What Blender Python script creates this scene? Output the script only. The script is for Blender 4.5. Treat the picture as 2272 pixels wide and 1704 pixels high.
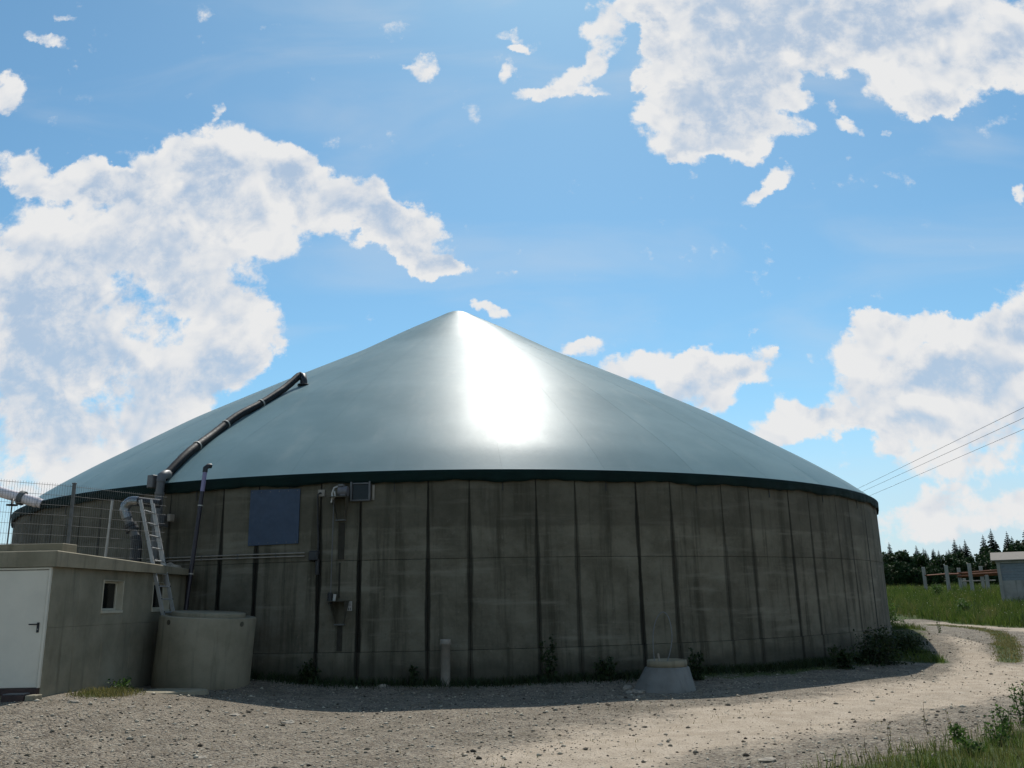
import bpy, math, random
import numpy as np
from mathutils import Vector, Matrix

R = math.radians
random.seed(7)
rng = np.random.default_rng(7)
for o in list(bpy.data.objects):
    bpy.data.objects.remove(o)
sc = bpy.context.scene
COL = sc.collection

# ------------------------------------------------------------------ camera
CAM_H = 1.92
PITCH, ROLL = 0.2475, -0.0208
cp, sp, cr, sr = math.cos(PITCH), math.sin(PITCH), math.cos(ROLL), math.sin(ROLL)
fwd = Vector((0, cp, sp)); up0 = Vector((0, -sp, cp)); ri0 = Vector((1, 0, 0))
rig = cr * ri0 + sr * up0
upv = -sr * ri0 + cr * up0
cam = bpy.data.cameras.new('camera')
cam.sensor_width = 36.0
cam.lens = 36.0 * 1900 / 2272
cam.clip_start = 0.1
cam.clip_end = 6000
camo = bpy.data.objects.new('camera', cam)
COL.objects.link(camo)
camo.matrix_world = Matrix(((rig.x, upv.x, -fwd.x, 0), (rig.y, upv.y, -fwd.y, 0), (rig.z, upv.z, -fwd.z, CAM_H), (0, 0, 0, 1)))
sc.camera = camo

# ------------------------------------------------------------------ sun, sky and exposure
SUN_EL, SUN_AZ = R(52.6), R(5.2)          # azimuth measured from +Y towards +X
sdir = Vector((math.sin(SUN_AZ) * math.cos(SUN_EL), math.cos(SUN_AZ) * math.cos(SUN_EL), math.sin(SUN_EL)))
sun = bpy.data.lights.new('sun', 'SUN')
sun.energy = 4.8
sun.angle = R(0.53)
sun.color = (1.0, 0.96, 0.89)
suno = bpy.data.objects.new('sun', sun)
COL.objects.link(suno)
suno.rotation_euler = (-sdir).to_track_quat('-Z', 'Y').to_euler()
suno.location = (0, 60, 60)

sc.view_settings.view_transform = 'Standard'
sc.view_settings.look = 'None'
sc.view_settings.exposure = 0.0
sc.view_settings.gamma = 1.0
sc.view_settings.use_curve_mapping = False
sc.cycles.use_denoising = True
sc.cycles.max_bounces = 6
sc.cycles.diffuse_bounces = 2
sc.cycles.glossy_bounces = 3
sc.cycles.transmission_bounces = 4
sc.cycles.sample_clamp_indirect = 8
sc.cycles.use_adaptive_sampling = True
sc.cycles.adaptive_threshold = 0.015
sc.cycles.adaptive_min_samples = 8

# cumulus masses, each (azimuth tangent x/y, elevation tangent z/y, half width, half height, turn, weight)
CLOUDS = [
    (-0.375,0.576,0.063,0.041,-1,1), (-0.427,0.541,0.063,0.049,-1,0.9), (-0.269,0.551,0.045,0.036,-1,1), (-0.318,0.503,0.089,0.058,-1,1), 
    (-0.199,0.5,0.073,0.041,-28,1), (-0.128,0.454,0.067,0.034,-35,1), (-0.096,0.419,0.044,0.021,-17,0.9), (-0.577,0.549,0.093,0.027,-16,0.95), 
    (-0.5,0.527,0.043,0.024,-17,0.8), (-0.463,0.474,0.112,0.064,-1,0.55), (-0.578,0.452,0.082,0.076,-1,0.55), (-0.391,0.447,0.111,0.054,-1,0.55), 
    (-0.488,0.369,0.155,0.085,-1,0.55), (-0.592,0.33,0.08,0.114,-1,0.55), (-0.362,0.373,0.055,0.023,-1,0.8), (-0.505,0.252,0.134,0.081,-1,0.55), 
    (-0.328,0.315,0.043,0.05,-1,0.9), (-0.357,0.283,0.062,0.047,-1,0.7), (-0.392,0.232,0.056,0.051,-1,0.7), (-0.536,0.174,0.121,0.056,-1,0.55), 
    (-0.659,0.659,0.029,0.028,-1,0.9), (-0.611,0.737,0.034,0.009,-31,0.5), (-0.604,0.775,0.028,0.006,-25,0.4), (-0.384,0.639,0.012,0.01,44,0.55), 
    (0.232,0.763,0.056,0.043,-1,0.9), (0.22,0.678,0.049,0.052,-1,0.95), (0.245,0.606,0.066,0.051,-1,1), (0.267,0.575,0.051,0.028,-1,0.9), 
    (0.314,0.704,0.08,0.099,-1,0.9), (0.296,0.635,0.052,0.058,-1,0.9), (0.432,0.766,0.162,0.058,-1,0.9), (0.598,0.747,0.155,0.069,-1,0.9), 
    (0.676,0.689,0.055,0.043,-1,1), (0.369,0.696,0.04,0.042,-1,0.9), (0.45,0.708,0.058,0.042,-25,1), (0.561,0.656,0.064,0.045,-1,1), 
    (0.555,0.619,0.033,0.026,-1,0.9), (0.136,0.726,0.043,0.026,56,0.8), (0.088,0.681,0.039,0.018,16,0.75), (0.041,0.65,0.035,0.011,30,0.65), 
    (0.01,0.673,0.011,0.021,-1,0.5), (0.121,0.66,0.024,0.01,-13,0.6), (0.191,0.757,0.024,0.016,-25,0.7), (0.201,0.721,0.019,0.028,-1,0.7), 
    (0.17,0.669,0.016,0.01,-1,0.6), (0.393,0.635,0.029,0.019,-13,0.8), (0.377,0.598,0.027,0.016,-13,0.7), (0.451,0.593,0.027,0.012,-24,0.7), 
    (0.435,0.619,0.013,0.008,-13,0.6), (0.506,0.573,0.008,0.007,-1,0.55), (0.326,0.532,0.026,0.016,40,0.75), (0.304,0.5,0.022,0.011,54,0.7), 
    (-0.106,0.685,0.025,0.018,-1,0.7), (0.019,0.716,0.014,0.008,-1,0.55), (-0.009,0.739,0.019,0.01,-1,0.5), (0.241,0.51,0.008,0.026,-1,0.35), 
    (0.445,0.316,0.024,0.015,-1,0.8), (0.498,0.309,0.049,0.017,11,0.9), (0.444,0.266,0.067,0.035,-1,1), (0.552,0.275,0.085,0.043,35,1), 
    (0.613,0.321,0.05,0.046,37,1), (0.576,0.252,0.072,0.035,-1,1), (0.493,0.211,0.138,0.04,-1,0.9), (0.375,0.191,0.104,0.02,-1,0.75), 
    (0.652,0.489,0.011,0.022,-1,0.8), (0.182,0.272,0.073,0.024,-1,0.9), (0.261,0.284,0.056,0.02,-1,0.9), (0.219,0.245,0.061,0.026,-1,0.9), 
    (0.276,0.264,0.039,0.017,-1,0.8), (0.076,0.298,0.033,0.013,-1,0.75), (-0.025,0.335,0.026,0.01,-12,0.7), (-0.009,0.401,0.022,0.009,-28,0.55), 
    (0.192,0.342,0.013,0.005,-1,0.45), (0.295,0.32,0.011,0.005,-1,0.5), (0.317,0.289,0.01,0.004,-1,0.45), (0.543,0.145,0.125,0.033,-1,0.6), 
    (0.524,0.086,0.118,0.02,-1,0.7), (0.448,0.164,0.022,0.012,-1,0.5), 
]

# thick parts of those masses that turn a dull grey side to the yard
SHADED = [(-0.5,0.376,0.15,0.0794,-1,0.85), (-0.584,0.306,0.0963,0.119,-1,0.75), (-0.492,0.234,0.134,0.0743,-1,0.65), (0.32,0.697,0.0523,0.0775,-1,0.8), (0.474,0.754,0.205,0.0507,-1,0.95), (0.578,0.229,0.0829,0.0345,-1,0.6), (0.23,0.236,0.0666,0.0183,-1,0.5)]

world = bpy.data.worlds.new('World')
sc.world = world
world.use_nodes = True
WT = world.node_tree
WT.nodes.clear()


class NT:
    """small helper to write node trees"""
    def __init__(s, tree): s.t = tree; s.n = tree.nodes; s.l = tree.links
    def new(s, typ, **kw):
        n = s.n.new(typ)
        for k, v in kw.items(): setattr(n, k, v)
        return n
    def link(s, a, b): s.l.new(a, b)
    def put(s, sock, v):
        if v is None: return
        if isinstance(v, bpy.types.NodeSocket): s.l.new(v, sock)
        else:
            try: sock.default_value = v
            except Exception: sock.default_value = (v, v, v)
    def math(s, op, a, b=None, c=None, clamp=False):
        n = s.new('ShaderNodeMath', operation=op, use_clamp=clamp)
        s.put(n.inputs[0], a); s.put(n.inputs[1], b)
        if c is not None: s.put(n.inputs[2], c)
        return n.outputs[0]
    def vec(s, op, a, b=None, scale=None):
        n = s.new('ShaderNodeVectorMath', operation=op)
        s.put(n.inputs[0], a)
        if b is not None: s.put(n.inputs[1], b)
        if scale is not None: s.put(n.inputs['Scale'], scale)
        return n.outputs['Value'] if op in ('LENGTH', 'DOT_PRODUCT', 'DISTANCE') else n.outputs['Vector']
    def ss(s, x, a, b, lo=0.0, hi=1.0, kind='SMOOTHSTEP'):
        n = s.new('ShaderNodeMapRange', interpolation_type=kind)
        s.put(n.inputs['Value'], x)
        s.put(n.inputs['From Min'], a); s.put(n.inputs['From Max'], b)
        s.put(n.inputs['To Min'], lo); s.put(n.inputs['To Max'], hi)
        return n.outputs['Result']
    def lin(s, x, a, b, lo=0.0, hi=1.0): return s.ss(x, a, b, lo, hi, 'LINEAR')
    def mix(s, f, a, b, blend='MIX'):
        n = s.new('ShaderNodeMix', data_type='RGBA', blend_type=blend)
        s.put(n.inputs[0], f); s.put(n.inputs[6], a if not isinstance(a, tuple) else (*a[:3], 1)); s.put(n.inputs[7], b if not isinstance(b, tuple) else (*b[:3], 1))
        return n.outputs[2]
    def noise(s, vec, scale, detail=4, rough=0.55, dist=0.0, color=False, lac=2.0):
        n = s.new('ShaderNodeTexNoise')
        s.put(n.inputs['Vector'], vec); n.inputs['Scale'].default_value = scale
        n.inputs['Detail'].default_value = detail; n.inputs['Roughness'].default_value = rough
        n.inputs['Distortion'].default_value = dist; n.inputs['Lacunarity'].default_value = lac
        return n.outputs['Color'] if color else n.outputs['Fac']
    def mapping(s, vec, loc=(0, 0, 0), rot=(0, 0, 0), scale=(1, 1, 1), typ='POINT'):
        n = s.new('ShaderNodeMapping', vector_type=typ)
        s.put(n.inputs['Vector'], vec); n.inputs['Location'].default_value = loc
        n.inputs['Rotation'].default_value = rot; n.inputs['Scale'].default_value = scale
        return n.outputs[0]


def build_world():
    w = NT(WT)
    d = w.new('ShaderNodeTexCoord').outputs['Generated']
    sep = w.new('ShaderNodeSeparateXYZ'); w.link(d, sep.inputs[0])
    ysafe = w.math('MAXIMUM', sep.outputs[1], 0.12)
    a = w.math('DIVIDE', sep.outputs[0], ysafe)
    b = w.math('DIVIDE', sep.outputs[2], ysafe)
    comb = w.new('ShaderNodeCombineXYZ'); w.link(a, comb.inputs[0]); w.link(b, comb.inputs[1])
    q = comb.outputs[0]
    # ragged edges: bend the plane of the clouds with two sizes of noise
    warp1 = w.vec('SCALE', w.vec('SUBTRACT', w.noise(q, 7.0, 2, 0.5, color=True), (0.5, 0.5, 0.5)), scale=0.085)
    warp2 = w.vec('SCALE', w.vec('SUBTRACT', w.noise(q, 26.0, 5, 0.62, color=True), (0.5, 0.5, 0.5)), scale=0.05)
    qw = w.vec('ADD', q, w.vec('ADD', warp1, warp2))
    sw = w.new('ShaderNodeSeparateXYZ'); w.link(qw, sw.inputs[0])
    wa, wb = sw.outputs[0], sw.outputs[1]
    def three(x, y, z):
        c = w.new('ShaderNodeCombineXYZ')
        for i, v in enumerate((x, y, z)): w.put(c.inputs[i], v)
        return c.outputs[0]
    quad = three(w.math('MULTIPLY', wa, wa), w.math('MULTIPLY', wa, wb), w.math('MULTIPLY', wb, wb))
    line = three(wa, wb, 1.0)
    def masses(items, tot, line):
        for ci, (ca, cb, ra, rb, rot, wt) in enumerate(items):
            if ci % 15 == 14:      # evaluate the masses batch by batch
                line = three(wa, wb, w.math('MULTIPLY_ADD', tot, 1e-6, 1.0))
            c, s_ = math.cos(R(rot)), math.sin(R(rot))
            k11 = c * c / ra ** 2 + s_ * s_ / rb ** 2
            k12 = 2 * c * s_ * (1 / ra ** 2 - 1 / rb ** 2)
            k22 = s_ * s_ / ra ** 2 + c * c / rb ** 2
            l1 = -(2 * k11 * ca + k12 * cb); l2 = -(2 * k22 * cb + k12 * ca)
            k0 = k11 * ca * ca + k12 * ca * cb + k22 * cb * cb
            r2 = w.math('ADD', w.vec('DOT_PRODUCT', quad, (k11, k12, k22)), w.vec('DOT_PRODUCT', line, (l1, l2, k0)))
            v = w.ss(r2, 2.0, 0.0, 0.0, wt)
            tot = v if tot is None else w.math('ADD', tot, v)
        return tot
    tot = masses(CLOUDS, None, line)
    dull = masses(SHADED, None, three(wa, wb, w.math('MULTIPLY_ADD', tot, 1e-6, 1.0)))
    # the same kind of broken cumulus goes on everywhere outside the part of the sky that the masses describe
    dn = w.noise(d, 2.6, 7, 0.55, 0.2)
    gen = w.ss(dn, 0.52, 0.68, 0.0, 1.2)
    inside = w.math('MULTIPLY', w.ss(w.math('ABSOLUTE', a), 0.95, 0.75), w.math('MULTIPLY', w.ss(b, 1.1, 0.8), w.ss(sep.outputs[1], 0.2, 0.4)))
    tot = w.math('ADD', w.math('MULTIPLY', tot, inside), w.math('MULTIPLY', gen, w.math('SUBTRACT', 1.0, inside)))
    fine = w.noise(q, 30.0, 8, 0.62)
    mid = w.noise(q, 11.0, 3, 0.55, 0.35)
    midl = w.noise(w.vec('ADD', q, (0.0, 0.022, 0.0)), 11.0, 3, 0.55, 0.35)
    dens = w.math('ADD', w.math('SUBTRACT', w.math('MINIMUM', tot, 1.5), 0.36),
                  w.math('ADD', w.math('MULTIPLY', w.math('SUBTRACT', fine, 0.5), 1.7), w.math('MULTIPLY', w.math('SUBTRACT', mid, 0.5), 1.3)))
    alpha = w.ss(dens, -0.10, 0.40)
    # thick parts are greyer from below; puffs turned to the sun are brighter
    soft = w.noise(q, 13.0, 7, 0.62, 0.4)
    thick = w.math('MULTIPLY', w.ss(w.math('ADD', tot, w.math('MULTIPLY', w.math('SUBTRACT', soft, 0.5), 3.2)), 0.75, 2.1), 0.95)
    puff = w.math('MULTIPLY', w.math('SUBTRACT', mid, midl), 3.2)
    shade = w.math('SUBTRACT', w.math('ADD', thick, w.math('MULTIPLY', dull, w.ss(soft, 0.62, 0.38, 0.1, 0.95))), puff, clamp=True)
    tex = w.noise(q, 21.0, 8, 0.66, 0.15)                                   # small billows
    shade = w.math('MULTIPLY', shade, w.ss(tex, 0.68, 0.40, 0.35, 1.0))
    alpha = w.math('MULTIPLY', alpha, w.lin(shade, 0.3, 1.0, 1.0, 0.80))
    white = (8.2, 8.25, 8.3)
    grey = (4.7, 5.6, 6.9)
    ccol = w.mix(shade, white, grey)
    sky = w.new('ShaderNodeTexSky', sky_type='NISHITA', sun_disc=False)
    sky.sun_elevation = SUN_EL
    sky.sun_rotation = SUN_AZ
    sky.altitude = 500; sky.air_density = 1.0; sky.dust_density = 0.5; sky.ozone_density = 1.2
    base = w.mix(1.0, sky.outputs[0], SKYTINT, 'MULTIPLY')
    # thin high veil
    veil = w.math('MULTIPLY', w.ss(w.noise(w.mapping(q, rot=(0, 0, R(-28)), scale=(1.0, 3.2, 1)), 2.6, 5, 0.5, 0.6), 0.45, 0.75), 0.28)
    base = w.mix(veil, base, (6.6, 7.0, 7.4))
    # haze near the horizon
    hz = w.ss(sep.outputs[2], 0.26, -0.02, 0.0, 0.8)
    base = w.mix(hz, base, (5.7, 6.5, 7.8))
    col = w.mix(alpha, base, ccol)
    bg = w.new('ShaderNodeBackground'); bg.inputs['Strength'].default_value = SKYSTR
    w.link(col, bg.inputs['Color'])
    out = w.new('ShaderNodeOutputWorld'); w.link(bg.outputs[0], out.inputs['Surface'])


SKYSTR = 0.1
SKYTINT = (0.84, 1.22, 1.24)
build_world()
world.cycles.sampling_method = 'NONE'      # an even sky without a sun disc needs no importance map

# ------------------------------------------------------------------ materials
MATS = {}


def mat(name, color=(0.5, 0.5, 0.5), rough=0.7, metal=0.0, spec=0.5, var=0.12, nscale=6.0, bump=0.0, bscale=40.0, dirt=None, coat=0.0):
    """plain procedural material: colour broken up by noise, optional fine relief and dirt"""
    m = bpy.data.materials.new(name); m.use_nodes = True
    t = NT(m.node_tree); t.n.clear()
    out = t.new('ShaderNodeOutputMaterial'); p = t.new('ShaderNodeBsdfPrincipled'); t.link(p.outputs[0], out.inputs[0])
    co = t.new('ShaderNodeTexCoord').outputs['Object']
    n1 = t.noise(co, nscale, 6, 0.6)
    lo = tuple(c * (1 - var) for c in color); hi = tuple(min(1, c * (1 + var)) for c in color)
    col = t.mix(t.ss(n1, 0.3, 0.7), lo, hi)
    if dirt:
        col = t.mix(t.math('MULTIPLY', t.ss(t.noise(co, nscale * 0.45, 7, 0.65), 0.48, 0.72), dirt[3]), col, dirt[:3])
    t.put(p.inputs['Base Color'], col)
    t.put(p.inputs['Roughness'], t.lin(t.noise(co, nscale * 2.3, 4), 0.3, 0.7, max(0.02, rough - 0.07), min(1, rough + 0.07)))
    p.inputs['Metallic'].default_value = metal
    p.inputs['Specular IOR Level'].default_value = spec
    p.inputs['Coat Weight'].default_value = coat
    if bump:
        b = t.new('ShaderNodeBump'); b.inputs['Strength'].default_value = bump; b.inputs['Distance'].default_value = 0.02
        t.link(t.noise(co, bscale, 5, 0.65), b.inputs['Height']); t.link(b.outputs[0], p.inputs['Normal'])
    MATS[name] = m
    return m


def leafmat(name, c0, c1, c2, trans=0.45, rough=0.6):
    """foliage: each leaf island its own shade, part of the light passes through"""
    m = bpy.data.materials.new(name); m.use_nodes = True
    t = NT(m.node_tree); t.n.clear()
    out = t.new('ShaderNodeOutputMaterial')
    g = t.new('ShaderNodeNewGeometry').outputs['Random Per Island']
    co = t.new('ShaderNodeTexCoord').outputs['Object']
    col = t.mix(t.ss(g, 0.0, 1.0), c0, c1)
    col = t.mix(t.ss(t.noise(co, 0.7, 4), 0.5, 0.7), col, c2)
    p = t.new('ShaderNodeBsdfPrincipled'); t.put(p.inputs['Base Color'], col); p.inputs['Roughness'].default_value = rough
    p.inputs['Specular IOR Level'].default_value = 0.25
    tr = t.new('ShaderNodeBsdfTranslucent'); t.put(tr.inputs[0], col)
    mx = t.new('ShaderNodeMixShader'); mx.inputs[0].default_value = trans
    t.link(p.outputs[0], mx.inputs[1]); t.link(tr.outputs[0], mx.inputs[2]); t.link(mx.outputs[0], out.inputs[0])
    MATS[name] = m
    return m


def concrete_tank():
    m = bpy.data.materials.new('tank_concrete'); m.use_nodes = True
    t = NT(m.node_tree); t.n.clear()
    out = t.new('ShaderNodeOutputMaterial'); p = t.new('ShaderNodeBsdfPrincipled'); t.link(p.outputs[0], out.inputs[0])
    uv = t.new('ShaderNodeUVMap'); uv.uv_map = 'edge'
    sx = t.new('ShaderNodeSeparateXYZ'); t.link(uv.outputs[0], sx.inputs[0])
    dist, z = sx.outputs[0], sx.outputs[1]
    st = t.new('ShaderNodeAttribute'); st.attribute_name = 'streak'
    co = t.new('ShaderNodeTexCoord').outputs['Object']
    geo = t.new('ShaderNodeObjectInfo')
    # cylinder coordinates in metres
    s3 = t.new('ShaderNodeSeparateXYZ'); t.link(co, s3.inputs[0])
    ang = t.math('MULTIPLY', t.math('ARCTAN2', s3.outputs[0], t.math('MULTIPLY', s3.outputs[1], -1.0)), 16.44)
    cc = t.new('ShaderNodeCombineXYZ'); t.link(ang, cc.inputs[0]); t.link(z, cc.inputs[1])
    c2 = cc.outputs[0]
    blot = t.noise(c2, 0.9, 9, 0.70)
    fine = t.noise(c2, 22.0, 6, 0.7)
    runs = t.noise(t.mapping(c2, scale=(2.6, 0.16, 1)), 1.0, 6, 0.66)
    pour = t.noise(t.mapping(c2, scale=(0.35, 3.0, 1)), 1.0, 5, 0.6)
    base = t.mix(t.ss(blot, 0.32, 0.68), (0.086, 0.076, 0.052), (0.160, 0.143, 0.103))
    # each panel came out of the formwork in a slightly different tone
    tone = t.lin(geo.outputs['Random'], 0, 1, 0.90, 1.10)
    base = t.vec('SCALE', base, scale=tone)
    base = t.mix(t.math('MULTIPLY', t.ss(runs, 0.48, 0.66), 0.72), base, (0.034, 0.029, 0.017))
    base = t.mix(t.math('MULTIPLY', t.ss(pour, 0.52, 0.72), 0.6), base, (0.215, 0.196, 0.150))
    base = t.mix(t.math('MULTIPLY', t.ss(fine, 0.55, 0.8), 0.3), base, (0.03, 0.027, 0.018))
    pit = t.noise(c2, 7.0, 7, 0.72)
    base = t.mix(t.math('MULTIPLY', t.ss(pit, 0.56, 0.72), 0.45), base, (0.045, 0.039, 0.026))
    base = t.mix(t.math('MULTIPLY', t.ss(pit, 0.42, 0.30), 0.35), base, (0.235, 0.216, 0.17))
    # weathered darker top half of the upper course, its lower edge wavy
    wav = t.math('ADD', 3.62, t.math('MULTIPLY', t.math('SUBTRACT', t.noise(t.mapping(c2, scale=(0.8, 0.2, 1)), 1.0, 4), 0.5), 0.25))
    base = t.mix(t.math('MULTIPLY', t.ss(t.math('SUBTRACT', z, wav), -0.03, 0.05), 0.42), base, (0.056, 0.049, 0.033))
    # damp algae plus painted shade at the wall foot, ragged edge
    algae_shade = t.math('ADD', 0.62, t.math('MULTIPLY', t.math('SUBTRACT', t.noise(t.mapping(c2, scale=(0.9, 0.5, 1)), 1.0, 5), 0.5), 0.9))
    base = t.mix(t.math('MULTIPLY', t.ss(t.math('SUBTRACT', algae_shade, z), -0.15, 0.25), 0.65), base, (0.030, 0.029, 0.019))
    # rust-brown water streaks running down from the joints, wider the lower they get
    wid = t.math('MULTIPLY', t.lin(z, 4.75, 3.1, 0.012, 0.062), t.lin(t.noise(t.mapping(c2, scale=(1.3, 0.6, 1)), 1.0, 4), 0.3, 0.7, 0.45, 1.35))
    wob = t.math('MULTIPLY', t.math('SUBTRACT', t.noise(t.mapping(c2, scale=(9, 2.2, 1)), 1.0, 4), 0.5), 0.03)
    d2 = t.math('DIVIDE', t.math('ADD', dist, wob), wid)
    k = t.math('MULTIPLY', t.ss(d2, 1.35, 0.65), st.outputs['Fac'])
    base = t.mix(k, base, (0.011, 0.009, 0.005))
    t.put(p.inputs['Base Color'], base)
    p.inputs['Roughness'].default_value = 0.88
    p.inputs['Specular IOR Level'].default_value = 0.3
    b = t.new('ShaderNodeBump'); b.inputs['Strength'].default_value = 0.35; b.inputs['Distance'].default_value = 0.012
    t.link(t.math('ADD', fine, blot), b.inputs['Height']); t.link(b.outputs[0], p.inputs['Normal'])
    return m


def membrane_mat():
    m = bpy.data.materials.new('roof_membrane'); m.use_nodes = True
    t = NT(m.node_tree); t.n.clear()
    out = t.new('ShaderNodeOutputMaterial'); p = t.new('ShaderNodeBsdfPrincipled'); t.link(p.outputs[0], out.inputs[0])
    co = t.new('ShaderNodeTexCoord').outputs['Object']
    s3 = t.new('ShaderNodeSeparateXYZ'); t.link(co, s3.inputs[0])
    ang = t.math('ARCTAN2', s3.outputs[0], t.math('MULTIPLY', s3.outputs[1], -1.0))
    rad = t.vec('LENGTH', t.mapping(co, scale=(1, 1, 0)))
    cc = t.new('ShaderNodeCombineXYZ'); t.link(t.math('MULTIPLY', ang, 9.0), cc.inputs[0]); t.link(t.math('MULTIPLY', rad, 0.25), cc.inputs[1])
    run = t.noise(cc.outputs[0], 2.2, 6, 0.62)
    n1 = t.noise(co, 0.55, 6, 0.6)
    grain = t.noise(co, 14.0, 5, 0.7)
    col = t.mix(t.ss(n1, 0.3, 0.7), (0.138, 0.215, 0.232), (0.170, 0.252, 0.268))
    col = t.mix(t.math('MULTIPLY', t.ss(run, 0.5, 0.75), 0.35), col, (0.25, 0.31, 0.31))
    gore = t.new('ShaderNodeTexWhiteNoise', noise_dimensions='1D'); t.put(gore.inputs['W'], t.math('FLOOR', t.math('DIVIDE', t.math('SUBTRACT', ang, R(7.4)), R(9.0))))
    col = t.vec('SCALE', col, scale=t.lin(gore.outputs['Value'], 0, 1, 0.955, 1.045))
    t.put(p.inputs['Base Color'], col)
    ro = t.math('ADD', 0.42, t.math('ADD', t.math('MULTIPLY', t.math('SUBTRACT', run, 0.5), 0.10), t.math('MULTIPLY', t.math('SUBTRACT', grain, 0.5), 0.10)))
    t.put(p.inputs['Roughness'], ro)
    p.inputs['Specular IOR Level'].default_value = 0.032
    p.inputs['Coat Weight'].default_value = 0.004; p.inputs['Coat Roughness'].default_value = 0.18
    b = t.new('ShaderNodeBump'); b.inputs['Strength'].default_value = 0.06; b.inputs['Distance'].default_value = 0.02
    t.link(t.math('ADD', grain, t.math('MULTIPLY', n1, 2.0)), b.inputs['Height']); t.link(b.outputs[0], p.inputs['Normal'])
    return m


def ground_mat():
    m = bpy.data.materials.new('ground'); m.use_nodes = True
    t = NT(m.node_tree); t.n.clear()
    out = t.new('ShaderNodeOutputMaterial'); p = t.new('ShaderNodeBsdfPrincipled'); t.link(p.outputs[0], out.inputs[0])
    co = t.new('ShaderNodeTexCoord').outputs['Object']
    sa = t.new('ShaderNodeAttribute'); sa.attribute_name = 'sand'
    gr = t.new('ShaderNodeAttribute'); gr.attribute_name = 'grass'
    n0 = t.noise(co, 0.55, 6, 0.6); n1 = t.noise(co, 2.3, 7, 0.65); n2 = t.noise(co, 14.0, 6, 0.7)
    vo = t.new('ShaderNodeTexVoronoi'); t.link(co, vo.inputs['Vector']); vo.inputs['Scale'].default_value = 26.0
    vc = t.new('ShaderNodeSeparateColor'); t.link(vo.outputs['Color'], vc.inputs[0])
    vo2 = t.new('ShaderNodeTexVoronoi'); t.link(co, vo2.inputs['Vector']); vo2.inputs['Scale'].default_value = 62.0
    vc2 = t.new('ShaderNodeSeparateColor'); t.link(vo2.outputs['Color'], vc2.inputs[0])
    grav = t.mix(t.ss(n1, 0.3, 0.7), (0.160, 0.130, 0.093), (0.295, 0.247, 0.186))
    grav = t.mix(t.math('MULTIPLY', t.ss(vc.outputs[0], 0.55, 0.9), 0.6), grav, (0.36, 0.33, 0.265))
    grav = t.mix(t.math('MULTIPLY', t.ss(vc.outputs[1], 0.7, 0.95), 0.7), grav, (0.07, 0.058, 0.05))
    grav = t.mix(t.math('MULTIPLY', t.ss(vc2.outputs[0], 0.6, 0.9), 0.5), grav, (0.085, 0.07, 0.06))
    sand = t.mix(t.ss(n1, 0.3, 0.7), (0.345, 0.280, 0.206), (0.455, 0.378, 0.290))
    sand = t.mix(t.math('MULTIPLY', t.ss(vc2.outputs[1], 0.72, 0.95), 0.55), sand, (0.16, 0.125, 0.10))
    damp = t.noise(co, 0.35, 6, 0.65)
    grav = t.mix(t.math('MULTIPLY', t.ss(damp, 0.5, 0.68), 0.45), grav, (0.095, 0.078, 0.052))
    f = t.ss(t.math('ADD', sa.outputs['Fac'], t.math('ADD', t.math('MULTIPLY', t.math('SUBTRACT', n0, 0.5), 1.3), t.math('MULTIPLY', t.math('SUBTRACT', n2, 0.5), 0.9))), 0.30, 0.72)
    col = t.mix(f, grav, sand)
    gcol = t.mix(t.ss(n1, 0.3, 0.7), (0.030, 0.052, 0.010), (0.075, 0.098, 0.022))
    gcol = t.mix(t.math('MULTIPLY', t.ss(n2, 0.55, 0.75), 0.5), gcol, (0.11, 0.085, 0.045))
    fg = t.ss(t.math('ADD', gr.outputs['Fac'], t.math('ADD', t.math('MULTIPLY', t.math('SUBTRACT', n1, 0.5), 1.1), t.math('MULTIPLY', t.math('SUBTRACT', n2, 0.5), 0.8))), 0.35, 0.65)
    col = t.mix(fg, col, gcol)
    t.put(p.inputs['Base Color'], col)
    p.inputs['Roughness'].default_value = 0.93
    p.inputs['Specular IOR Level'].default_value = 0.2
    h = t.math('ADD', t.math('MULTIPLY', t.math('SUBTRACT', 1.0, vo.outputs['Distance']), t.lin(f, 0, 1, 0.9, 0.18)), t.math('ADD', t.math('MULTIPLY', n2, 0.5), t.math('MULTIPLY', t.math('SUBTRACT', 1.0, vo2.outputs['Distance']), 0.3)))
    b = t.new('ShaderNodeBump'); b.inputs['Strength'].default_value = 1.0; b.inputs['Distance'].default_value = 0.045
    t.link(h, b.inputs['Height']); t.link(b.outputs[0], p.inputs['Normal'])
    return m


def board_concrete(name, lo, hi, rot=0.0):
    """wall concrete with vertical runs and a few darker blots (world metres)"""
    m = bpy.data.materials.new(name); m.use_nodes = True
    t = NT(m.node_tree); t.n.clear()
    out = t.new('ShaderNodeOutputMaterial'); p = t.new('ShaderNodeBsdfPrincipled'); t.link(p.outputs[0], out.inputs[0])
    co = t.new('ShaderNodeTexCoord').outputs['Object']
    blot = t.noise(co, 1.3, 7, 0.62); fine = t.noise(co, 30.0, 6, 0.7)
    runs = t.noise(t.mapping(co, scale=(4.5, 4.5, 0.35)), 1.0, 5, 0.6)
    col = t.mix(t.ss(blot, 0.3, 0.7), lo, hi)
    col = t.mix(t.math('MULTIPLY', t.ss(runs, 0.5, 0.72), 0.55), col, tuple(c * 0.5 for c in lo))
    col = t.mix(t.math('MULTIPLY', t.ss(fine, 0.55, 0.8), 0.3), col, tuple(c * 0.5 for c in lo))
    t.put(p.inputs['Base Color'], col)
    p.inputs['Roughness'].default_value = 0.88; p.inputs['Specular IOR Level'].default_value = 0.3
    b = t.new('ShaderNodeBump'); b.inputs['Strength'].default_value = 0.3; b.inputs['Distance'].default_value = 0.012
    t.link(t.math('ADD', fine, blot), b.inputs['Height']); t.link(b.outputs[0], p.inputs['Normal'])
    MATS[name] = m
    return m


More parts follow.
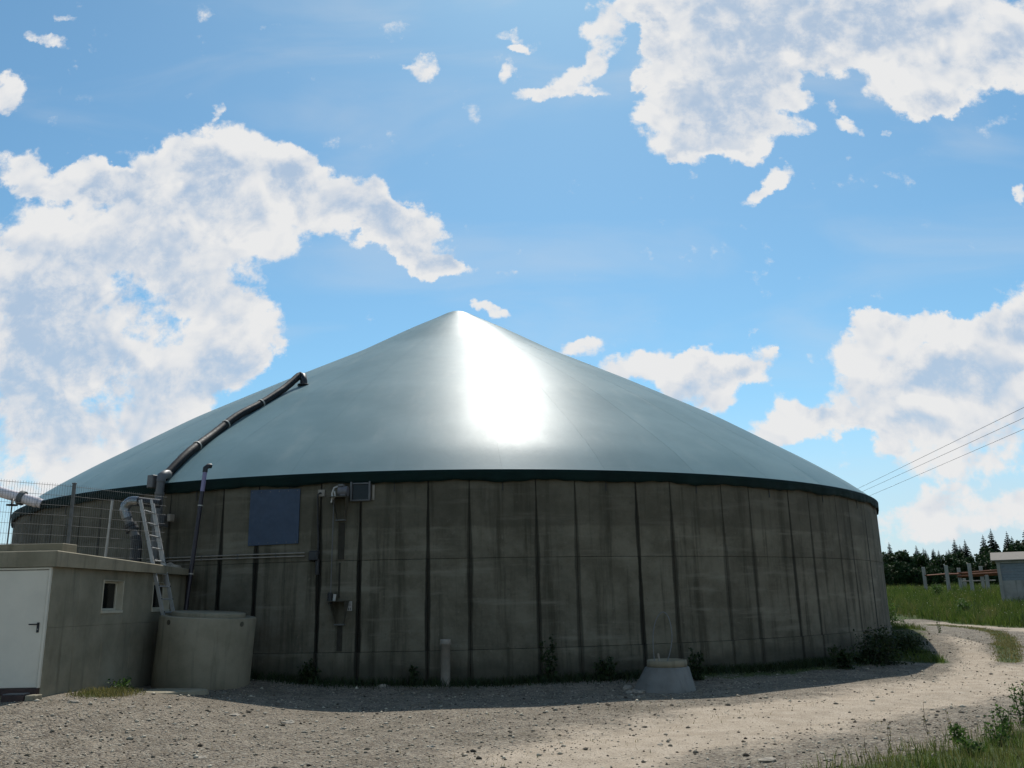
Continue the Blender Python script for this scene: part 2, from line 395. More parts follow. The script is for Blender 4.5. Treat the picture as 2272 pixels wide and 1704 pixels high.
M_TANK = concrete_tank(); M_ROOF = membrane_mat(); M_GROUND = ground_mat()
board_concrete('building_concrete', (0.195, 0.170, 0.116), (0.29, 0.256, 0.182))
board_concrete('slab_concrete', (0.20, 0.172, 0.115), (0.29, 0.253, 0.178))
board_concrete('ring_concrete', (0.20, 0.174, 0.118), (0.285, 0.25, 0.178))
board_concrete('cone_concrete', (0.135, 0.13, 0.115), (0.20, 0.195, 0.178))
board_concrete('far_concrete', (0.25, 0.235, 0.205), (0.33, 0.315, 0.28))
mat('joint_dark', (0.012, 0.010, 0.006), 0.95, var=0.3)
mat('skirt_green', (0.003, 0.013, 0.011), 0.75, spec=0.15, var=0.25, nscale=1.2, bump=0.25, bscale=9)
mat('strap', (0.14, 0.20, 0.20), 0.5)
mat('strap_end', (0.02, 0.02, 0.018), 0.6)
mat('black_rubber', (0.014, 0.014, 0.014), 0.6, spec=0.25, var=0.25)
mat('black_plastic', (0.012, 0.012, 0.013), 0.5)
mat('grey_pvc', (0.10, 0.10, 0.10), 0.5, dirt=(0.07, 0.065, 0.055, 0.5))
mat('pale_pvc', (0.24, 0.21, 0.17), 0.55, dirt=(0.16, 0.13, 0.10, 0.5))
mat('lilac_pvc', (0.20, 0.18, 0.30), 0.45)
mat('dark_pvc', (0.018, 0.014, 0.022), 0.45)
mat('white_pipe', (0.74, 0.66, 0.66), 0.35, var=0.06, dirt=(0.45, 0.38, 0.36, 0.4))
mat('steel', (0.22, 0.22, 0.22), 0.3, metal=0.8, var=0.1)
mat('aluminium', (0.36, 0.355, 0.34), 0.5, metal=0.3, var=0.08)
mat('galvanised', (0.11, 0.11, 0.105), 0.65, metal=0.0, var=0.15)
mat('white_paint', (0.66, 0.60, 0.49), 0.42, var=0.03, nscale=3, dirt=(0.50, 0.46, 0.39, 0.45))
mat('window_white', (0.52, 0.47, 0.36), 0.5, var=0.05, dirt=(0.28, 0.25, 0.18, 0.4))
mat('glass_dark', (0.004, 0.004, 0.004), 0.12, var=0.3, spec=0.25)
mat('beam_wood', (0.055, 0.032, 0.026), 0.8, var=0.3)
mat('blue_board', (0.034, 0.055, 0.092), 0.7, var=0.14, nscale=3, dirt=(0.025, 0.034, 0.05, 0.5))
mat('bracket', (0.07, 0.062, 0.042), 0.75, var=0.25, dirt=(0.05, 0.045, 0.03, 0.6))
mat('motor_grey', (0.11, 0.105, 0.11), 0.55, var=0.2)
mat('rope_white', (0.42, 0.40, 0.36), 0.6)
mat('rail_brown', (0.024, 0.020, 0.012), 0.85, var=0.3, nscale=4)
mat('rust_steel', (0.15, 0.050, 0.018), 0.8, var=0.3)
mat('cladding', (0.16, 0.185, 0.20), 0.5, var=0.1)
mat('roof_sheet', (0.22, 0.20, 0.175), 0.9, spec=0.05, var=0.08)
mat('wire', (0.05, 0.05, 0.055), 0.5)
mat('stone', (0.27, 0.235, 0.185), 0.9, var=0.35, nscale=9, bump=0.4, bscale=30)
mat('bark', (0.045, 0.035, 0.026), 0.9, var=0.3, nscale=5, bump=0.5, bscale=20)
leafmat('grass_lush', (0.036, 0.068, 0.010), (0.095, 0.135, 0.026), (0.155, 0.145, 0.05))
leafmat('grass_dry', (0.10, 0.10, 0.03), (0.20, 0.17, 0.07), (0.09, 0.12, 0.03))
leafmat('leaf_weed', (0.035, 0.075, 0.015), (0.08, 0.14, 0.03), (0.05, 0.09, 0.02))
leafmat('leaf_tree', (0.012, 0.030, 0.008), (0.030, 0.060, 0.015), (0.022, 0.05, 0.012), 0.15)
leafmat('needles', (0.008, 0.018, 0.010), (0.018, 0.036, 0.018), (0.012, 0.026, 0.014), 0.08)
leafmat('leaf_shade', (0.014, 0.024, 0.007), (0.030, 0.048, 0.014), (0.02, 0.03, 0.009), 0.2)  # weeds by the tank: its shadow is put into a darker leaf colour
leafmat('blossom', (0.30, 0.30, 0.20), (0.45, 0.44, 0.34), (0.3, 0.3, 0.15))
mat('hoop_steel', (0.13, 0.14, 0.145), 0.4, metal=0.5)


def gravelmat():
    m = leafmat('pebbles', (0.055, 0.043, 0.03), (0.48, 0.43, 0.335), (0.21, 0.172, 0.122), 0.0, 0.9)
    return m
gravelmat()

# ------------------------------------------------------------------ mesh building
ORG = {}


class MB:
    """collects shapes in world metres, links them as one mesh object"""
    def __init__(s): s.v = []; s.f = []; s.sm = []
    def add(s, vs, fs, smooth=False):
        b = len(s.v); s.v += [tuple(p) for p in vs]
        for f in fs: s.f.append(tuple(b + i for i in f)); s.sm.append(smooth)
        return s
    def box(s, lo, hi, bev=0.0, M=None):
        x0, y0, z0 = lo; x1, y1, z1 = hi
        e = min(bev, (x1 - x0) / 3, (y1 - y0) / 3, (z1 - z0) / 3)
        if e <= 0:
            vs = [(x, y, z) for z in (z0, z1) for y in (y0, y1) for x in (x0, x1)]
            fs = [(0, 2, 3, 1), (4, 5, 7, 6), (0, 1, 5, 4), (2, 6, 7, 3), (0, 4, 6, 2), (1, 3, 7, 5)]
        else:
            vs = []; idx = {}
            for ax in range(3):
                for sx in (0, 1):
                    for sy in (0, 1):
                        for sz in (0, 1):
                            c = [(x0 if not sx else x1), (y0 if not sy else y1), (z0 if not sz else z1)]
                            for k in range(3):
                                if k != ax: c[k] += e if not (sx, sy, sz)[k] else -e
                            idx[ax, sx, sy, sz] = len(vs); vs.append(tuple(c))
            fs = []
            o = {0: lambda q, a, b: (q, a, b), 1: lambda q, a, b: (a, q, b), 2: lambda q, a, b: (a, b, q)}
            for ax in range(3):
                for q in (0, 1):
                    ring = [idx[(ax,) + o[ax](q, a, b)] for a, b in ((0, 0), (1, 0), (1, 1), (0, 1))]
                    fs.append(tuple(ring))
            for ax in range(3):       # edges running along axis ax
                a1, a2 = [k for k in range(3) if k != ax]
                for p in (0, 1):
                    for q in (0, 1):
                        def key(face, t):
                            c = [0, 0, 0]; c[ax] = t; c[a1] = p; c[a2] = q
                            return idx[(face, *c)]
                        fs.append((key(a1, 0), key(a1, 1), key(a2, 1), key(a2, 0)))
            for sx in (0, 1):
                for sy in (0, 1):
                    for sz in (0, 1):
                        fs.append((idx[0, sx, sy, sz], idx[1, sx, sy, sz], idx[2, sx, sy, sz]))
        if M is not None: vs = [tuple(M @ Vector(p)) for p in vs]
        return s.add(vs, fs)
    def tube(s, path, rad, n=10, caps=True, smooth=True):
        P = [Vector(p) for p in path]; k = len(P)
        rr = rad if isinstance(rad, (list, tuple)) else [rad] * k
        vs = []; ref = None
        for i, p in enumerate(P):
            d = (P[min(i + 1, k - 1)] - P[max(i - 1, 0)]).normalized()
            if ref is None: ref = Vector((0, 0, 1)) if abs(d.z) < 0.9 else Vector((1, 0, 0))
            u = (ref - d * ref.dot(d)).normalized(); w = d.cross(u); ref = u
            for j in range(n):
                a = 2 * math.pi * j / n
                vs.append(tuple(p + rr[i] * (math.cos(a) * u + math.sin(a) * w)))
        fs = [(i * n + j, i * n + (j + 1) % n, (i + 1) * n + (j + 1) % n, (i + 1) * n + j) for i in range(k - 1) for j in range(n)]
        s.add(vs, fs, smooth)
        if caps:
            s.add([vs[j] for j in range(n)], [tuple(range(n - 1, -1, -1))]); s.add([vs[(k - 1) * n + j] for j in range(n)], [tuple(range(n))])
        return s
    def lathe(s, prof, c, n=48, smooth=True, M=None):
        vs = []
        for r, z in prof:
            for j in range(n):
                a = 2 * math.pi * j / n; vs.append((c[0] + r * math.cos(a), c[1] + r * math.sin(a), c[2] + z))
        fs = [(i * n + j, i * n + (j + 1) % n, (i + 1) * n + (j + 1) % n, (i + 1) * n + j) for i in range(len(prof) - 1) for j in range(n)]
        if M is not None: vs = [tuple(M @ Vector(p)) for p in vs]
        return s.add(vs, fs, smooth)
    def prism(s, poly, ext):
        """polygon (3D points) swept by the vector ext"""
        n = len(poly); e = Vector(ext)
        vs = [tuple(p) for p in poly] + [tuple(Vector(p) + e) for p in poly]
        fs = [tuple(range(n - 1, -1, -1)), tuple(range(n, 2 * n))] + [(i, (i + 1) % n, n + (i + 1) % n, n + i) for i in range(n)]
        return s.add(vs, fs)
    def mesh(s, name, m, o):
        me = bpy.data.meshes.new(name)
        me.from_pydata([(x - o[0], y - o[1], z - o[2]) for x, y, z in s.v], [], s.f)
        me.polygons.foreach_set('use_smooth', s.sm)
        me.materials.append(MATS[m] if isinstance(m, str) else m)
        return me
    def build(s, name, m, parent=None, origin=None, recalc=True):
        if parent is not None: o = ORG[parent.name]
        elif origin is not None: o = origin
        else:
            a = np.array(s.v); o = ((a[:, 0].min() + a[:, 0].max()) / 2, (a[:, 1].min() + a[:, 1].max()) / 2, a[:, 2].min())
        me = s.mesh(name, m, o)
        if recalc:
            import bmesh
            bm = bmesh.new(); bm.from_mesh(me); bmesh.ops.recalc_face_normals(bm, faces=bm.faces); bm.to_mesh(me); bm.free()
        ob = bpy.data.objects.new(name, me); COL.objects.link(ob)
        if parent is not None: ob.parent = parent
        else: ob.location = o
        ORG[ob.name] = tuple(o)
        return ob


def empty(name, loc):
    o = bpy.data.objects.new(name, None); COL.objects.link(o); o.location = loc; o.empty_display_size = 0.3
    ORG[o.name] = tuple(loc)
    return o


def tag(o, label, cat, group=None):
    o['label'] = label; o['category'] = cat
    if group: o['group'] = group
    return o


def kind(o, k): o['kind'] = k; return o


def raw(name, verts, faces, m, parent=None, smooth=False, loc=None):
    me = bpy.data.meshes.new(name)
    v = np.asarray(verts, dtype=float)
    org = ORG[parent.name] if parent is not None else (loc or (0, 0, 0))
    v = v - np.array(org)
    if isinstance(faces, np.ndarray):
        k = faces.shape[1]
        me.vertices.add(len(v)); me.vertices.foreach_set('co', v.ravel())
        me.loops.add(faces.size); me.loops.foreach_set('vertex_index', faces.ravel().astype(np.int32))
        me.polygons.add(len(faces)); me.polygons.foreach_set('loop_start', np.arange(0, faces.size, k, dtype=np.int32))
        me.update(calc_edges=True)
    else:
        me.from_pydata(v.tolist(), [], faces)
    if smooth: me.polygons.foreach_set('use_smooth', [True] * len(me.polygons))
    me.materials.append(MATS[m] if isinstance(m, str) else m)
    ob = bpy.data.objects.new(name, me); COL.objects.link(ob)
    if parent is not None: ob.parent = parent
    else: ob.location = org
    ORG[ob.name] = tuple(org)
    return ob


def copy_tree(o, parent=None, loc=None, rotz=0.0, scale=1.0):
    c = o.copy(); COL.objects.link(c); c.parent = parent
    if parent is None:
        c.location = loc; c.rotation_euler = (0, 0, rotz); c.scale = (scale,) * 3
        ORG[c.name] = tuple(loc)
    for ch in o.children: copy_tree(ch, c)
    return c


def blades(pts, h, w, lean=0.35, hv=0.4):
    """grass blades at pts (N,3): a quad and a tip each; returns verts and quads"""
    n = len(pts); a = rng.uniform(0, 2 * np.pi, n); la = rng.uniform(0, 2 * np.pi, n)
    hh = h * (1 + hv * rng.uniform(-1, 1, n)); ww = w * rng.uniform(0.6, 1.3, n)
    ln = lean * hh * rng.uniform(0.1, 1, n)
    ax = np.stack([np.cos(a), np.sin(a), 0 * a], 1) * ww[:, None] / 2
    ld = np.stack([np.cos(la), np.sin(la), 0 * a], 1) * ln[:, None]
    up = np.zeros((n, 3)); up[:, 2] = hh
    V = np.empty((n, 6, 3))
    V[:, 0] = pts - ax; V[:, 1] = pts + ax
    V[:, 2] = pts + ax * 0.8 + up * 0.55 + ld * 0.35; V[:, 3] = pts - ax * 0.8 + up * 0.55 + ld * 0.35
    V[:, 4] = pts + ax * 0.12 + up + ld; V[:, 5] = pts - ax * 0.12 + up + ld
    i = np.arange(n)[:, None] * 6
    F = np.concatenate([i + np.array([[0, 1, 2, 3]]), i + np.array([[3, 2, 4, 5]])])
    return V.reshape(-1, 3), F


def leaves(cent, size, flat=0.0, sv=0.5):
    """one quad leaf per point, turned at random (flat = 1 keeps them level)"""
    n = len(cent); d = rng.normal(size=(n, 3)); d[:, 2] *= (1 - flat); d /= np.linalg.norm(d, axis=1)[:, None] + 1e-9
    e = rng.normal(size=(n, 3)); e -= d * np.sum(d * e, 1)[:, None]; e /= np.linalg.norm(e, axis=1)[:, None] + 1e-9
    s = size * (1 + sv * rng.uniform(-1, 1, n))[:, None]
    V = np.empty((n, 4, 3)); V[:, 0] = cent - d * s * 0.5; V[:, 1] = cent + e * s * 0.3; V[:, 2] = cent + d * s * 0.5; V[:, 3] = cent - e * s * 0.3
    F = np.arange(n)[:, None] * 4 + np.arange(4)[None]
    return V.reshape(-1, 3), F

# ------------------------------------------------------------------ the ground
CX, CY, TR = -2.393, 36.816, 16.44        # tank axis and wall radius
RIM, J1, J2 = 4.97, 2.90, 0.842           # rim, upper and lower pour joint


def sstep(x, a, b):
    t = np.clip((np.asarray(x, float) - a) / (b - a), 0, 1)
    return t * t * (3 - 2 * t)


def polydist(x, y, pts):
    d = np.full(np.shape(x), 1e9)
    for (ax, ay), (bx, by) in zip(pts[:-1], pts[1:]):
        L2 = (bx - ax) ** 2 + (by - ay) ** 2
        t = np.clip(((x - ax) * (bx - ax) + (y - ay) * (by - ay)) / L2, 0, 1)
        d = np.minimum(d, np.hypot(x - ax - t * (bx - ax), y - ay - t * (by - ay)))
    return d


TRACK = [(-4, 8.6), (0.4, 11.6), (4.2, 15.0), (9, 18.6), (13, 22.3), (20, 27)]
LANE_IN = [(9.6, 19.6), (12.8, 25.0), (15.3, 31.0)]
LANE_OUT = [(18, 27.0), (23.5, 38), (25.5, 46), (25.8, 54)]
MEDIAN = [(13.45, 24.6), (15.3, 28.1), (17.2, 31.4), (20.3, 37.3), (22.8, 42.7), (24.3, 47.8), (24.7, 53.6)]


def gh(x, y):
    x = np.asarray(x, float); y = np.asarray(y, float)
    h = 0.45 * np.exp(-(np.maximum(0, x + 8.0) / 3.1) ** 2) * sstep(y, 9.5, 14.8) * (1 - 0.45 * sstep(y, 15.5, 21))
    rho = np.hypot(x - CX, y - CY)
    h += 0.12 * np.exp(-((rho - TR) / 1.3) ** 2)
    h += 0.60 * np.exp(-(((x - 13.8) / 2.0) ** 2 + ((y - 31.5) / 4.2) ** 2))
    h += 0.18 * np.exp(-(((x - 16.0) / 1.6) ** 2 + ((y - 38) / 4.0) ** 2))
    h += 2.0 * np.clip((y - 53) / 47, 0, 1) + 1.4 * np.clip((y - 100) / 120, 0, 1)
    h += 0.012 * np.sin(x * 1.7 + 0.6 * y) + 0.010 * np.sin(2.3 * y - 0.9 * x) + 0.014 * np.sin(0.55 * x + 1.1 * y + 1)
    d = polydist(x, y, TRACK)
    h -= 0.035 * np.exp(-((d - 0.85) / 0.32) ** 2)
    return h


def veg(x, y):
    """how grassy the ground is, 0..1"""
    g = sstep(x, 25.9, 26.7) * sstep(y, 16, 20)
    g = np.maximum(g, sstep(y, 57.3, 58.4))
    s = (x - 3.57) * 0.602 - (y - 10.5) * 0.798
    g = np.maximum(g, 0.9 * sstep(s, -0.55, 0.7) * sstep(x, 14, 9) * sstep(y, 20, 16))
    g = np.maximum(g, 0.7 * sstep(polydist(x, y, MEDIAN), 0.55, 0.15))
    g = np.maximum(g, 0.95 * sstep(np.hypot((x - 11.3) / 1.2, (y - 28.0) / 4.0), 1.1, 0.8))
    g = np.maximum(g, 0.95 * sstep(np.hypot((x - 13.7) / 1.6, (y - 35.3) / 5), 1.15, 0.75))
    rho = np.hypot(x - CX, y - CY); ang = np.degrees(np.arctan2(x - CX, -(y - CY)))
    g = np.maximum(g, 0.62 * sstep(rho, 18.4, 17.0) * sstep(ang, 12, 26))
    g = np.maximum(g, 0.40 * sstep(rho, 17.6, 16.8))
    g = np.maximum(g, 0.62 * sstep(np.hypot((x + 7.45) / 0.55, (y - 16.4) / 0.9), 1.2, 0.6))
    return g


def grid_ground():
    xs = np.concatenate([-np.geomspace(2500, 45, 14), np.arange(-40, -12, 1.4), np.arange(-12, 30, 0.2), np.arange(30, 60, 1.5), np.geomspace(62, 2500, 16)])
    ys = np.concatenate([-np.geomspace(400, 4, 10), np.arange(-2, 7, 0.9), np.arange(7, 42, 0.2), np.arange(42, 70, 0.7), np.arange(70, 140, 3.5), np.geomspace(145, 3500, 16)])
    X, Y = np.meshgrid(xs, ys)
    Z = gh(X, Y)
    V = np.stack([X, Y, Z], -1).reshape(-1, 3)
    nx, ny = len(xs), len(ys)
    i = (np.arange(ny - 1)[:, None] * nx + np.arange(nx - 1)[None]).ravel()
    F = np.stack([i, i + 1, i + nx + 1, i + nx], 1)
    ob = raw('ground', V, F, M_GROUND, smooth=True)
    me = ob.data
    x, y = V[:, 0], V[:, 1]
    sand = np.exp(-(polydist(x, y, TRACK) / 1.75) ** 2) * sstep(x, -3.5, 2.2)
    sand = np.maximum(sand, 0.75 * np.exp(-(polydist(x, y, LANE_IN) / 0.7) ** 2))
    sand = np.maximum(sand, 0.65 * np.exp(-(polydist(x, y, LANE_OUT) / 1.6) ** 2))
    for nm, arr in (('sand', sand), ('grass', veg(x, y))):
        a = me.attributes.new(nm, 'FLOAT', 'POINT'); a.data.foreach_set('value', np.asarray(arr, np.float32))
    return kind(ob, 'structure')


grid_ground()


def in_view(x, y, pad=0.04):
    return (np.abs(np.arctan2(x, y)) < 0.56 + pad) & (y > 8.5)


def outside_built(x, y):
    rho = np.hypot(x - CX, y - CY)
    return (rho > TR + 0.05) & ~((x < -8.0 + 0.035 * (y - 15.5)) & (y > 15.4))


def scatter(n, xr, yr, weight=None, cond=None):
    x = rng.uniform(*xr, n); y = rng.uniform(*yr, n)
    k = outside_built(x, y)
    if weight is not None: k &= rng.uniform(0, 1, n) < weight(x, y)
    if cond is not None: k &= cond(x, y)
    x, y = x[k], y[k]
    return np.stack([x, y, gh(x, y)], 1)


def pebble_field():
    def wgt(x, y):
        s = np.exp(-(polydist(x, y, TRACK) / 1.6) ** 2) * sstep(x, -2, 2.5)
        return (0.95 - 0.78 * s) * (1 - veg(x, y)) * np.clip((13.0 / y) ** 1.2, 0, 1)
    P = scatter(150000, (-12, 24), (8.6, 44), wgt, in_view)
    n = len(P)
    sz = np.clip(rng.lognormal(-4.5, 0.56, n), 0.005, 0.055)
    octv = np.array([(1, 0, 0), (0, 1, 0), (-1, 0, 0), (0, -1, 0), (0, 0, 0.75), (0, 0, -0.6)], float)
    octf = np.array([(0, 1, 4), (1, 2, 4), (2, 3, 4), (3, 0, 4), (1, 0, 5), (2, 1, 5), (3, 2, 5), (0, 3, 5)])
    a = rng.uniform(0, 2 * np.pi, n)
    V = octv[None] * sz[:, None, None] * rng.uniform(0.55, 1.35, (n, 6, 3))
    c, s = np.cos(a), np.sin(a)
    VX = V[..., 0] * c[:, None] - V[..., 1] * s[:, None]; VY = V[..., 0] * s[:, None] + V[..., 1] * c[:, None]
    V = np.stack([VX, VY, V[..., 2] * 0.8], -1) + P[:, None, :] + np.array([0, 0, 1.0]) * (sz * 0.2)[:, None, None]
    F = (np.arange(n)[:, None, None] * 6 + octf[None]).reshape(-1, 3)
    ob = raw('gravel', V.reshape(-1, 3), F, 'pebbles')
    kind(tag(ob, 'loose grey and brown gravel strewn over the yard', 'gravel'), 'stuff')


pebble_field()


def grass_stuff(name, label, P, h, w, m, lean=0.35, hv=0.45):
    V, F = blades(P, h, w, lean, hv)
    ob = raw(name, V, F, m)
    return kind(tag(ob, label, 'grass'), 'stuff')


def clumpy(x, y, s=1.0):
    return 0.5 + 0.5 * np.sin(x * 2.1 * s + 1.3 * np.sin(y * 1.7 * s)) * np.sin(y * 2.6 * s + 1.1 * np.sin(x * 1.3 * s))


# meadow behind the track
Pm = scatter(150000, (24, 82), (44, 108), lambda x, y: sstep(x, 26.0, 26.8) * np.clip((58 / y) ** 1.5, 0, 1), lambda x, y: (np.arctan2(x, y) > 0.36) & (np.arctan2(x, y) < 0.60))
hm = 0.32 + 0.5 * clumpy(Pm[:, 0] * 0.35, Pm[:, 1] * 0.35)
V, F = blades(Pm, 1.0, 0.045, 0.4, 0.35)
base = np.repeat(Pm, 6, axis=0); V[:, 2] = base[:, 2] + (V[:, 2] - base[:, 2]) * np.repeat(hm, 6)
kind(tag(raw('meadow_grass', V, F, 'grass_lush'), 'tall green meadow grass beyond the gravel track', 'grass'), 'stuff')
Pf = Pm[rng.integers(0, len(Pm), 420)] + np.array([0, 0, 0.55]); Pf[:, 2] += rng.uniform(-0.1, 0.25, len(Pf))
V, F = leaves(Pf, 0.07)
kind(tag(raw('meadow_blossom', V, F, 'blossom'), 'small pale blossoms dotted through the meadow', 'flowers'), 'stuff')

# verge in front, mound, median strip, patch by the building
wv = lambda x, y: sstep((x - 3.57) * 0.602 - (y - 10.5) * 0.798, -0.5, 1.1) * (0.25 + 0.75 * clumpy(x, y))
Pv = scatter(62000, (2.4, 14), (6.5, 17), wv, lambda x, y: np.arctan2(x, y) < 0.95)
grass_stuff('verge_grass', 'short mixed grass on the verge beside the sandy track', Pv, 0.11, 0.011, 'grass_lush', 0.6, 0.7)
Pv2 = scatter(33000, (2.2, 14), (6.5, 17), lambda x, y: 0.7 * wv(x, y), lambda x, y: np.arctan2(x, y) < 0.95)
grass_stuff('verge_stalks', 'dry straw coloured stalks standing in the verge', Pv2, 0.13, 0.007, 'grass_dry', 0.5, 0.8)
Pmo = scatter(60000, (8.5, 18), (22, 43), lambda x, y: sstep(veg(x, y), 0.6, 0.95) * (0.3 + 0.7 * clumpy(x, y, 0.8)) * (x < 17.2) * (polydist(x, y, MEDIAN) > 0.9))
grass_stuff('mound_grass', 'rough grass on the earth mound beside the tank', Pmo, 0.15, 0.016, 'grass_lush', 0.7, 0.7)
Pme = scatter(60000, (13, 25), (24, 53), lambda x, y: sstep(polydist(x, y, MEDIAN), 0.6, 0.1))
grass_stuff('median_grass', 'low olive grass strip between the two wheel lanes', Pme, 0.06, 0.02, 'grass_dry', 0.8, 0.6)
Ppa = scatter(6000, (-8.4, -6.6), (15, 18), lambda x, y: sstep(np.hypot((x + 7.45) / 0.55, (y - 16.4) / 0.95), 1.15, 0.5) * 0.8)
grass_stuff('patch_grass', 'thin dry grass patch in front of the window wall', Ppa, 0.07, 0.012, 'grass_dry', 0.8, 0.6)
Pw = scatter(2600, (-9, 6), (9, 20), lambda x, y: sstep(clumpy(x * 0.6, y * 0.6), 0.6, 0.9), in_view)
grass_stuff('yard_weeds', 'sparse tiny grass tufts growing through the gravel', Pw, 0.035, 0.008, 'grass_dry', 0.9, 0.7)
Pb = []
for k in range(22000):
    a = R(random.uniform(-17, 62)); r = TR + 0.06 + abs(random.gauss(0, 0.30))
    if random.random() < 0.35 + 0.65 * max(0, math.degrees(a)) / 60: Pb.append((CX + r * math.sin(a), CY - r * math.cos(a)))
Pb = np.array(Pb); Pb = np.column_stack([Pb, gh(Pb[:, 0], Pb[:, 1])])
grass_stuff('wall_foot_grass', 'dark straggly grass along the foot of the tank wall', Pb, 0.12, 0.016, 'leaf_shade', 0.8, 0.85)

# ------------------------------------------------------------------ the tank
tank = tag(empty('biogas_tank', (CX, CY, 0.0)), 'huge round concrete biogas tank with a shiny conical membrane roof', 'tank')


def wp(a, z, dr=0.0, dt=0.0):
    """point on the tank wall: angle a in degrees from the axis towards the camera, height z, dr out, dt along"""
    s, c = math.sin(R(a)), math.cos(R(a))
    return (CX + (TR + dr) * s + dt * c, CY - (TR + dr) * c + dt * s, z)


def WF(a, z=0.0):
    """frame on the wall: x along, y into the wall, z up"""
    s, c = math.sin(R(a)), math.cos(R(a))
    o = wp(a, z)
    return Matrix(((c, -s, 0, o[0]), (s, c, 0, o[1]), (0, 0, 1, o[2]), (0, 0, 0, 1)))


MB().lathe([(TR - 0.04, -0.4), (TR - 0.04, RIM - 0.02), (TR - 0.4, RIM - 0.02), (TR - 0.4, -0.4)], (CX, CY, 0), 240).build('wall_core', 'joint_dark', tank)

joints = []
for k in range(-12, 13):
    joints += [1.2 + 9 * k, 4.6 + 9 * k]
joints = [a for a in joints if -106 < a < 108]
strength = {a: random.uniform(0.45, 1.0) for a in joints}
for a in joints:
    if -20 < a < -2: strength[a] = 1.0


def panel(a0, a1, z0, z1, r, s0, s1):
    w = R(a1 - a0) * r; g = 0.004
    us = [g, g + 0.007, w / 2, w - g - 0.007, w - g]; dd = [0, 0.007, w / 2 - g, 0.007, 0]
    st = [s0, s0, (s0 + s1) / 2, s1, s1]
    zs = [z0 + g, z0 + g + 0.007, z1 - g - 0.007, z1 - g]
    V = []; uv = []; sk = []
    for j, z in enumerate(zs):
        for i, u in enumerate(us):
            edge = i in (0, 4) or j in (0, 3)
            a = R(a0) + u / r; rr = r - (0.006 if edge else 0.0)
            V.append((CX + rr * math.sin(a), CY - rr * math.cos(a), z)); uv.append((dd[i], z)); sk.append(st[i])
    F = [(j * 5 + i, j * 5 + i + 1, (j + 1) * 5 + i + 1, (j + 1) * 5 + i) for j in range(3) for i in range(4)]
    loop = list(range(0, 5)) + [9, 14, 19] + [18, 17, 16, 15] + [10, 5]
    b = len(V)
    for q in loop:
        p = V[q]; dx, dy = p[0] - CX, p[1] - CY; L = math.hypot(dx, dy); k = (TR - 0.045) / L
        V.append((CX + dx * k, CY + dy * k, p[2])); uv.append((0.0, p[2])); sk.append(1.0)
    n = len(loop)
    F += [(loop[(q + 1) % n], loop[q], b + q, b + (q + 1) % n) for q in range(n)]
    me = bpy.data.meshes.new('panel')
    me.from_pydata([(x - CX, y - CY, z) for x, y, z in V], [], F)
    l = me.uv_layers.new(name='edge')
    vi = [lp.vertex_index for lp in me.loops]
    l.data.foreach_set('uv', [c for v in vi for c in uv[v]])
    at = me.attributes.new('streak', 'FLOAT', 'POINT'); at.data.foreach_set('value', sk)
    me.materials.append(M_TANK)
    ob = bpy.data.objects.new('panel', me); COL.objects.link(ob); ob.parent = tank
    return ob


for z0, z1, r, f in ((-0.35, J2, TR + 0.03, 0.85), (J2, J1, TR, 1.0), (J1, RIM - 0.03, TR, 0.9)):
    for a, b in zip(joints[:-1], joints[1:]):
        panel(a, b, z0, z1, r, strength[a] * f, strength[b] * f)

# roof profile: share of the radius -> height above the rim
PT = [0, .02, .04, .06, .15, .3, .5, .7, .88, .95, 1.0]
PZ = [9.70, 9.64, 9.47, 9.26, 8.44, 6.96, 5.20, 3.36, 1.47, 0.68, 0.0]
tt = np.linspace(0, 1, 801)
zz = np.interp(tt, PT, PZ)
ker = np.hanning(61); ker /= ker.sum()
pad = np.concatenate([2 * zz[0] - zz[30:0:-1] if False else zz[30:0:-1], zz, 2 * zz[-1] - zz[-2:-32:-1]])
zsm = np.convolve(pad, ker, 'same')[30:-30]
zs2 = np.where(tt < 0.09, np.interp(tt, PT, PZ) * 0.35 + zsm * 0.65, zsm)
RR = 16.5


def zroof(r): return RIM + float(np.interp(r / RR, tt, zs2 - zs2[-1]))


prof = [(0.001, zroof(0))] + [(RR * t, zroof(RR * t)) for t in np.concatenate([np.linspace(0.006, 0.1, 16), np.linspace(0.115, 1, 62)])]
MB().lathe(prof, (CX, CY, 0), 360).build('roof_membrane', M_ROOF, tank)
MB().tube([(CX + RR * math.sin(a), CY - RR * math.cos(a), RIM - 0.0) for a in np.linspace(0, 2 * math.pi, 361)], 0.022, 8, caps=False).build('rim_tube', M_ROOF, tank)

# hem of green tarpaulin hanging over the wall head
V = []; n = 1080; rows = 5
for j in range(rows):
    f = j / (rows - 1)
    for i in range(n):
        a = 2 * math.pi * i / n; d = math.degrees(a)
        fold = 0.5 * math.sin(a * 40 + 1.2) + 0.8 * math.sin(a * 97 + 2 * math.sin(a * 11)) + 0.6 * math.sin(a * 211 + 3 * math.sin(a * 7))
        zb = RIM - 0.262 - 0.022 * math.cos((d - 7.4) * 40 * math.pi / 180 * 1.0) - 0.010 * math.sin(a * 173 + math.sin(a * 31)) - 0.012 * math.sin(a * 61)
        r = RR + 0.03 - 0.02 * f + 0.016 * f * fold
        z = (RIM + 0.005) * (1 - f) + zb * f
        V.append((CX + r * math.sin(a), CY - r * math.cos(a), z))
F = [(j * n + i, j * n + (i + 1) % n, (j + 1) * n + (i + 1) % n, (j + 1) * n + i) for j in range(rows - 1) for i in range(n)]
sk_ = raw('skirt', V, F, 'skirt_green', tank, smooth=True)
so = sk_.modifiers.new('thickness', 'SOLIDIFY'); so.thickness = 0.008; so.offset = 1

